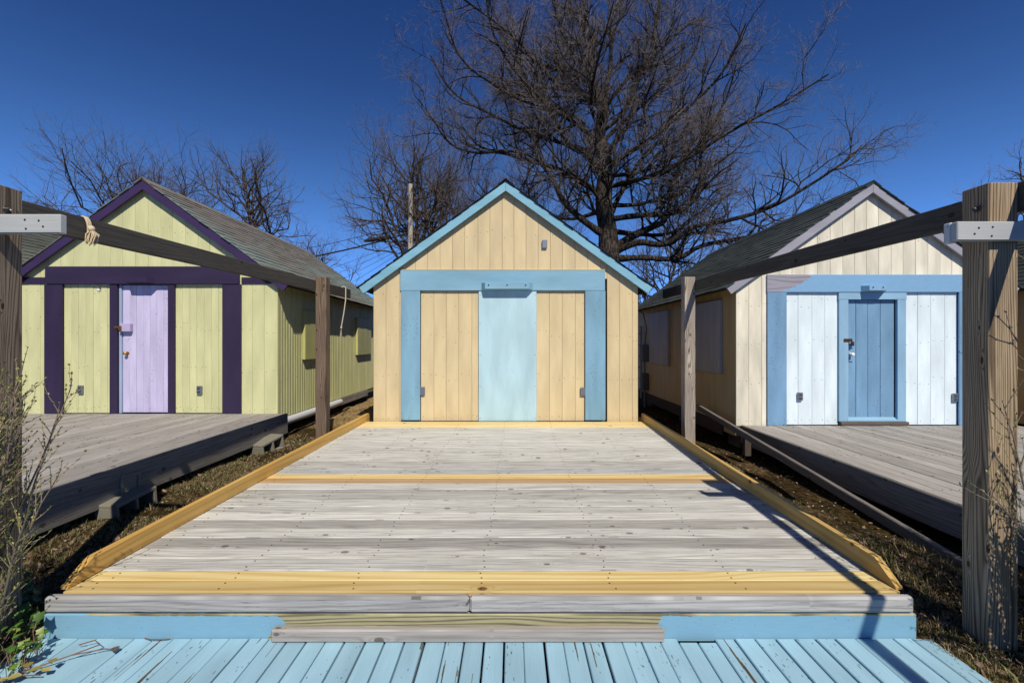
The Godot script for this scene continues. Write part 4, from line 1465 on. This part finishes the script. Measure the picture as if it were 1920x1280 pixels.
func ivy() -> void:
	var root := thing("ivy_plant", "glossy green ivy at the walkway corner below the deck", "ivy", Vector3(-2.38, 0.0, -2.22))
	var st := MB.new()
	st.col = Color(0.16, 0.10, 0.06)
	var shapes := []
	for k in 5:
		var b := MB.new()
		b.col = [Color(0.055, 0.12, 0.02), Color(0.085, 0.165, 0.03), Color(0.04, 0.085, 0.018), Color(0.15, 0.2, 0.04), Color(0.07, 0.14, 0.03)][k]
		# a lobed ivy leaf: five points round the stalk
		var rim := [Vector2(0.0, -0.12), Vector2(0.34, -0.26), Vector2(0.40, 0.10), Vector2(0.62, 0.26), Vector2(0.34, 0.48), Vector2(0.0, 1.0), Vector2(-0.34, 0.48), Vector2(-0.62, 0.26), Vector2(-0.40, 0.10), Vector2(-0.34, -0.26)]
		var i := b.v.size()
		b.v.append(Vector3(0, 0.05, -0.2))
		b.n.append(Vector3.UP)
		b.t.append(Vector2.ZERO)
		b.c.append(b.col * 1.35)
		for q in rim:
			b.v.append(Vector3(q.x, 0.18 * absf(q.x) - 0.22 * q.y * q.y * (0.6 + 0.15 * k), -q.y))
			b.n.append(Vector3(-q.x * 0.5, 1, -q.y * 0.35).normalized())
			b.t.append(q)
			b.c.append(b.col)
		for q in rim.size():
			b.ix.append_array([i, i + 1 + (q + 1) % rim.size(), i + 1 + q])
		shapes.append(b.mesh())
	for k in 150:
		var gd := rng.randf_range(2.08, 2.75)
		var gx := minf(-1.06 * gd + rng.randf_range(-0.08, 0.2), -2.17)
		var p := Vector3(gx, maxf(ground_y(gx, gd), 0.0) + rng.randf_range(0.02, 0.15), -gd) - root.position
		var o := MeshInstance3D.new()
		o.name = "leaf"
		o.mesh = shapes[rng.randi() % 5]
		o.material_override = M.leaf
		var s := rng.randf_range(0.022, 0.05)
		o.transform = Transform3D(Basis.from_euler(Vector3(rng.randf_range(0.1, 1.1), rng.randf_range(-1.4, 1.4), rng.randf_range(-0.5, 0.5))).scaled(Vector3(s, s, s)), p)
		root.add_child(o, true)
		st.tube(PackedVector3Array([p, p + Vector3(rng.randf_range(-0.03, 0.03), -0.05, 0.02), Vector3(p.x + 0.02, ground_y(gx, gd) - 0.01, p.z + 0.02)]), PackedFloat32Array([0.0016, 0.002, 0.002]), 4)
	part("stems", st, M.plain, root)

func dry_vine() -> void:
	var root := thing("dried_vine", "dried vine with yellowed leaves lying across the walkway corner", "vine", Vector3(-1.98, 0.0, -2.15))
	var st := MB.new()
	st.col = Color(0.17, 0.085, 0.05)
	for q in [[Vector3(-0.35, 0.01, 0.15), Vector3(-0.2, 0.012, 0.02), Vector3(-0.05, 0.03, -0.08), Vector3(0.02, 0.035, -0.15), Vector3(-0.04, 0.03, -0.19), Vector3(-0.10, 0.02, -0.17)],
		[Vector3(-0.05, 0.03, -0.08), Vector3(0.05, 0.02, -0.14), Vector3(0.09, 0.012, -0.15)], [Vector3(-0.32, 0.006, 0.1), Vector3(-0.18, 0.03, 0.06), Vector3(-0.08, 0.02, 0.04)],
		[Vector3(-0.42, 0.006, 0.2), Vector3(-0.24, 0.02, 0.13), Vector3(-0.12, 0.008, 0.1)], [Vector3(0.16, 0.006, -0.245), Vector3(0.2, 0.012, -0.225), Vector3(0.26, 0.012, -0.225), Vector3(0.29, 0.006, -0.24)]]:
		var rs := PackedFloat32Array()
		for p in q:
			rs.append(0.0028)
		st.tube(PackedVector3Array(q), rs, 5)
	part("stem", st, M.plain, root)
	for q in [[Vector3(-0.10, 0.035, 0.01), 0.055, 0], [Vector3(-0.14, 0.03, 0.06), 0.06, 1], [Vector3(-0.08, 0.05, -0.02), 0.045, 0], [Vector3(-0.22, 0.03, 0.10), 0.05, 1], [Vector3(-0.17, 0.045, 0.0), 0.05, 0], [Vector3(0.09, 0.018, -0.155), 0.05, 2], [Vector3(-0.26, 0.025, 0.13), 0.04, 2], [Vector3(-0.05, 0.03, 0.03), 0.045, 1]]:
		var b := MB.new()
		b.col = [Color(0.30, 0.25, 0.08), Color(0.36, 0.30, 0.11), Color(0.15, 0.085, 0.05)][q[2]]
		var a := rng.randf() * TAU
		leaf_shape(b, q[0], Vector3(cos(a), 0.2, sin(a)).normalized(), Vector3.UP, q[1], q[1] * 0.75)
		part("leaf", b, M.leaf, root)

func pole_and_wires() -> void:
	var root := thing("utility_pole", "pale wooden utility pole among the branches behind the cabins", "pole", Vector3(-4.49, 0.0, -21.3))
	var b := wood(1, lin(214, 208, 200))
	b.tube(PackedVector3Array([Vector3(0, -0.2, 0), Vector3(0, 4, 0), Vector3(0.02, 8.4, 0)]), PackedFloat32Array([0.13, 0.12, 0.10]), 12, true)
	part("shaft", b, M.grey, root)
	# the cable bundle runs down to the left, the thin drops fan out below it
	var ends := [[0.03, 6.25, 5.94, "heavy black cable running from the pole towards the left", 0.035], [0.012, 6.7, 6.4, "thin upper wire running left from the pole above the heavy cable", 0.012]]
	for e in ends:
		wire(Vector3(-4.55, e[1], -21.3), Vector3(-17.9, e[2] - 0.58, -25.9), e[4], 0.45, e[3])
	var bundle := MB.new()
	bundle.col = lin(30, 28, 28)
	var q0 := Vector3(-5.7, 6.1, -21.55)
	bundle.tube(PackedVector3Array([q0 + Vector3(-0.95, -0.14, -0.12), q0 + Vector3(-0.7, -0.1, -0.1), q0 + Vector3(0.0, 0.0, 0), q0 + Vector3(0.3, 0.03, 0.03)]), PackedFloat32Array([0.035, 0.085, 0.095, 0.05]), 10, true)
	solo("cable_splice", bundle, M.plain, "thick black splice sleeve on the heavy cable near the pole", "cable splice")
	for k in 7:
		wire(Vector3(-4.55, 6.0 - 0.12 * k, -21.3), Vector3(-15.0 + k * 1.0, 3.5 - 0.45 * k, -24.8 + k * 0.5), 0.007, 0.2, "%s thin drop wire fanning out below the heavy cable" % ["topmost", "second", "third", "fourth", "fifth", "sixth", "lowest"][k], "thin service drop wires")

func wire(a: Vector3, e: Vector3, r: float, sag: float, label: String, group := "") -> void:
	var b := MB.new()
	b.col = lin(34, 34, 38)
	var pts := PackedVector3Array()
	var rs := PackedFloat32Array()
	for i in 17:
		var f := i / 16.0
		pts.append(a.lerp(e, f) - Vector3(0, sag * 4.0 * f * (1.0 - f), 0))
		rs.append(r)
	b.tube(pts, rs, 6)
	solo("overhead_wire", b, M.plain, label, "wire", Transform3D(), group if group else "overhead wires")

func ladder() -> void:
	var root := thing("ladder", "grey ladder standing in the dark gap beside the cream cabin", "ladder", Vector3(3.02, 0.1, -11.75))
	for x in [-0.2, 0.12]:
		part_box("rail", Vector3(x - 0.02, 0, -0.03), Vector3(x + 0.02, 1.75, 0.03), M.plain, lin(150, 150, 150), root, 1, 0.004)
	for k in 6:
		part_box("rung", Vector3(-0.179, 0.2 + k * 0.27, -0.018), Vector3(0.099, 0.225 + k * 0.27, 0.018), M.plain, lin(150, 150, 150), root, 0, 0.004)

# ---------------------------------------------------------------- the scene
func _ready() -> void:
	var cam := Camera3D.new()
	cam.name = "camera"
	cam.position = Vector3(0, EYE, 0)
	cam.fov = 70.42
	cam.near = 0.05
	cam.far = 2000.0
	add_child(cam)
	cam.current = true
	var sky := ProceduralSkyMaterial.new()
	sky.sky_top_color = Color(0.0050, 0.0185, 0.076).linear_to_srgb()
	sky.sky_horizon_color = Color(0.125, 0.345, 0.88).linear_to_srgb()
	sky.sky_curve = 0.12
	sky.ground_bottom_color = Color(0.25, 0.22, 0.18)
	sky.ground_horizon_color = Color(0.45, 0.5, 0.55)
	sky.sun_angle_max = 8.0
	var env := Environment.new()
	env.background_mode = Environment.BG_SKY
	env.sky = Sky.new()
	env.sky.sky_material = sky
	env.background_energy_multiplier = 2.0
	env.tonemap_mode = Environment.TONE_MAPPER_LINEAR
	env.tonemap_exposure = 1.12
	env.sdfgi_enabled = true
	env.ssao_enabled = true
	env.ssil_enabled = true
	var we := WorldEnvironment.new()
	we.name = "environment"
	we.environment = env
	add_child(we)
	var sun := DirectionalLight3D.new()
	sun.name = "sun"
	sun.light_color = Color(1.0, 0.965, 0.90)
	sun.light_energy = 1.45
	sun.light_angular_distance = 0.53
	sun.shadow_enabled = true
	add_child(sun)
	sun.look_at_from_position(Vector3(0.31, 1.0, 0.92) * 10.0, Vector3.ZERO)

	rng.seed = 20240
	WARP.seed = 3
	WARP.frequency = 0.35
	WARP.fractal_octaves = 3
	materials()
	var tw := StandardMaterial3D.new()
	tw.vertex_color_use_as_albedo = true
	tw.roughness = 0.7
	M.twig = tw
	# the fascia under the deck is painted at both ends only; the cream cabin's header was left bare at one corner
	M.fascia = mat(part_painted(2048, 96, 91, Color8(120, 163, 187), Color8(88, 82, 62), Color8(170, 165, 130), func(u: float, v: float) -> float:
		var l := 0.263 + 0.012 * sin(v * 5.0)
		var r := 0.697 + 0.012 * absf(v - 0.45)
		return maxf(minf(u - l, r - u) * 6.0, 0.06 - v if u > 0.05 else -1.0), 9.0), 0.6, 0.06)
	M.header = mat(part_painted(1024, 96, 97, Color8(124, 166, 202), Color8(120, 118, 128), Color8(150, 148, 160), func(u: float, v: float) -> float:
		return 0.20 - u - 0.17 * v * v - (0.0 if v < 0.9 else 0.5)), 0.6, 0.06)
	M.walk = mat(paint(1024, 512, 113, 0.2, 0.14, 0.15), 0.45, 0.06)

	ground()
	middle_cabin()
	lime_cabin()
	cream_cabin()
	plain_cabin("beach_cabin", "grey roofed beach cabin half hidden behind the lime yellow cabin", -9.75, 3.87, lin(196, 190, 170), lin(118, 124, 116), lin(90, 96, 100))
	plain_cabin("beach_cabin", "tan beach cabin beyond the cream cabin and thick post", 9.75, 3.75, lin(202, 178, 138), lin(74, 82, 82), lin(150, 136, 116))
	middle_deck()
	walkway()
	left_right_decks()
	pergola(-1.0, "dark weathered pergola posts and beam beside the lime cabin deck")
	pergola(1.0, "weathered pergola with thick knotty post beside the cream cabin deck")
	great_tree()
	bare_tree("slender bare tree with fan of twigs beside the utility pole", Vector3(-4.0, 0, -22), 11.6, 6.6, 0.23, 12, {"low": 0.36, "limbs": 27})
	bare_tree("bare tree rising above the right roof slope of the lime cabin", Vector3(-14.2, 0, -25), 11.6, 6.2, 0.22, 21, {"low": 0.55, "limbs": 14, "lean": -0.03, "depth": 3, "k": {"radius": [0.10, 0.055, 0.024, 0.013], "step": [0.5, 0.34, 0.22, 0.2], "wiggle": 0.46}})
	bare_tree("bare tree with crooked limbs behind the lime cabin's gable peak", Vector3(-20.0, 0, -25), 10.3, 8.4, 0.2, 35, {"low": 0.55, "limbs": 16, "depth": 3, "k": {"radius": [0.10, 0.055, 0.024, 0.013], "step": [0.5, 0.34, 0.22, 0.2], "wiggle": 0.46}})
	bare_tree("bare many-limbed tree between the two trees behind lime cabin", Vector3(-19.3, 0, -28), 10.8, 7.0, 0.2, 47, {"low": 0.5, "limbs": 13, "depth": 3, "k": {"radius": [0.10, 0.055, 0.024, 0.013], "step": [0.5, 0.34, 0.22, 0.2], "wiggle": 0.46}})
	bare_tree("low bare tree at the foot of the lime cabin's roof ridge", Vector3(-12.8, 0, -30), 8.4, 5.5, 0.16, 58, {"low": 0.45, "limbs": 11})
	bare_tree("small bare tree peeping over the beam at the far left", Vector3(-27.5, 0, -27), 10.6, 5.0, 0.16, 63, {"low": 0.5, "limbs": 9})
	bare_tree("dense bare tree behind the left limbs of the great tree", Vector3(0.2, 0, -24), 9.8, 8.0, 0.2, 71, {"low": 0.3, "limbs": 18})
	bare_tree("bare thicket tree filling the gap right of the peach cabin's eave", Vector3(8.0, 0, -26), 7.4, 6.5, 0.16, 77, {"low": 0.25, "limbs": 16})
	var reddish := Color(0.30, 0.215, 0.205)
	bare_tree("thin reddish sapling just right of the cream cabin's gable", Vector3(20.2, 0, -22), 7.9, 2.4, 0.07, 81, {"low": 0.5, "limbs": 8, "twig": reddish, "k": {"up": 0.7}})
	bare_tree("tall thin sapling above the cream cabin's right roof edge", Vector3(21.6, 0, -22), 9.0, 2.4, 0.07, 85, {"low": 0.5, "limbs": 8, "twig": reddish, "k": {"up": 0.7}})
	bare_tree("upright twiggy sapling directly above the thick knotty post", Vector3(23.0, 0, -22.5), 9.4, 2.6, 0.08, 88, {"low": 0.5, "limbs": 9, "twig": reddish, "k": {"up": 0.7}})
	bare_tree("bare tree at the far right edge above the dark beam", Vector3(25.2, 0, -23), 11.6, 4.2, 0.13, 93, {"low": 0.45, "limbs": 11, "twig": reddish})
	pole_and_wires()
	ladder()
	rope_things()
	var stems := []
	for k in 64:
		stems.append([rng.randf_range(-0.12, 0.27), rng.randf_range(0.95, 1.25), rng.randf_range(-0.06, 0.22), rng.randf_range(0.8, 1.4)])
	shrub("budding twiggy shrub in front of the dark left post", Vector3(-2.49, 0.0, -2.20), stems, 5, 0.12)
	stems = []
	for k in 30:
		stems.append([rng.randf_range(-0.5, 0.2), rng.randf_range(0.85, 1.3), rng.randf_range(-0.25, 0.3), rng.randf_range(0.75, 1.3)])
	shrub("budding twiggy shrub in front of the thick knotty post", Vector3(2.56, 0.0, -1.98), stems, 6, 0.15)
	stems = []
	for k in 80:
		stems.append([rng.randf_range(-0.4, 0.4), rng.randf_range(0.85, 1.3), rng.randf_range(-0.4, 0.4), rng.randf_range(1.2, 2.1)])
	shrub("taller budding shrub beyond the thick knotty post, mostly out of view", Vector3(3.2, 0.0, -1.8), stems, 7, 0.26)
	ivy()
	dry_vine()
	ground_cover()
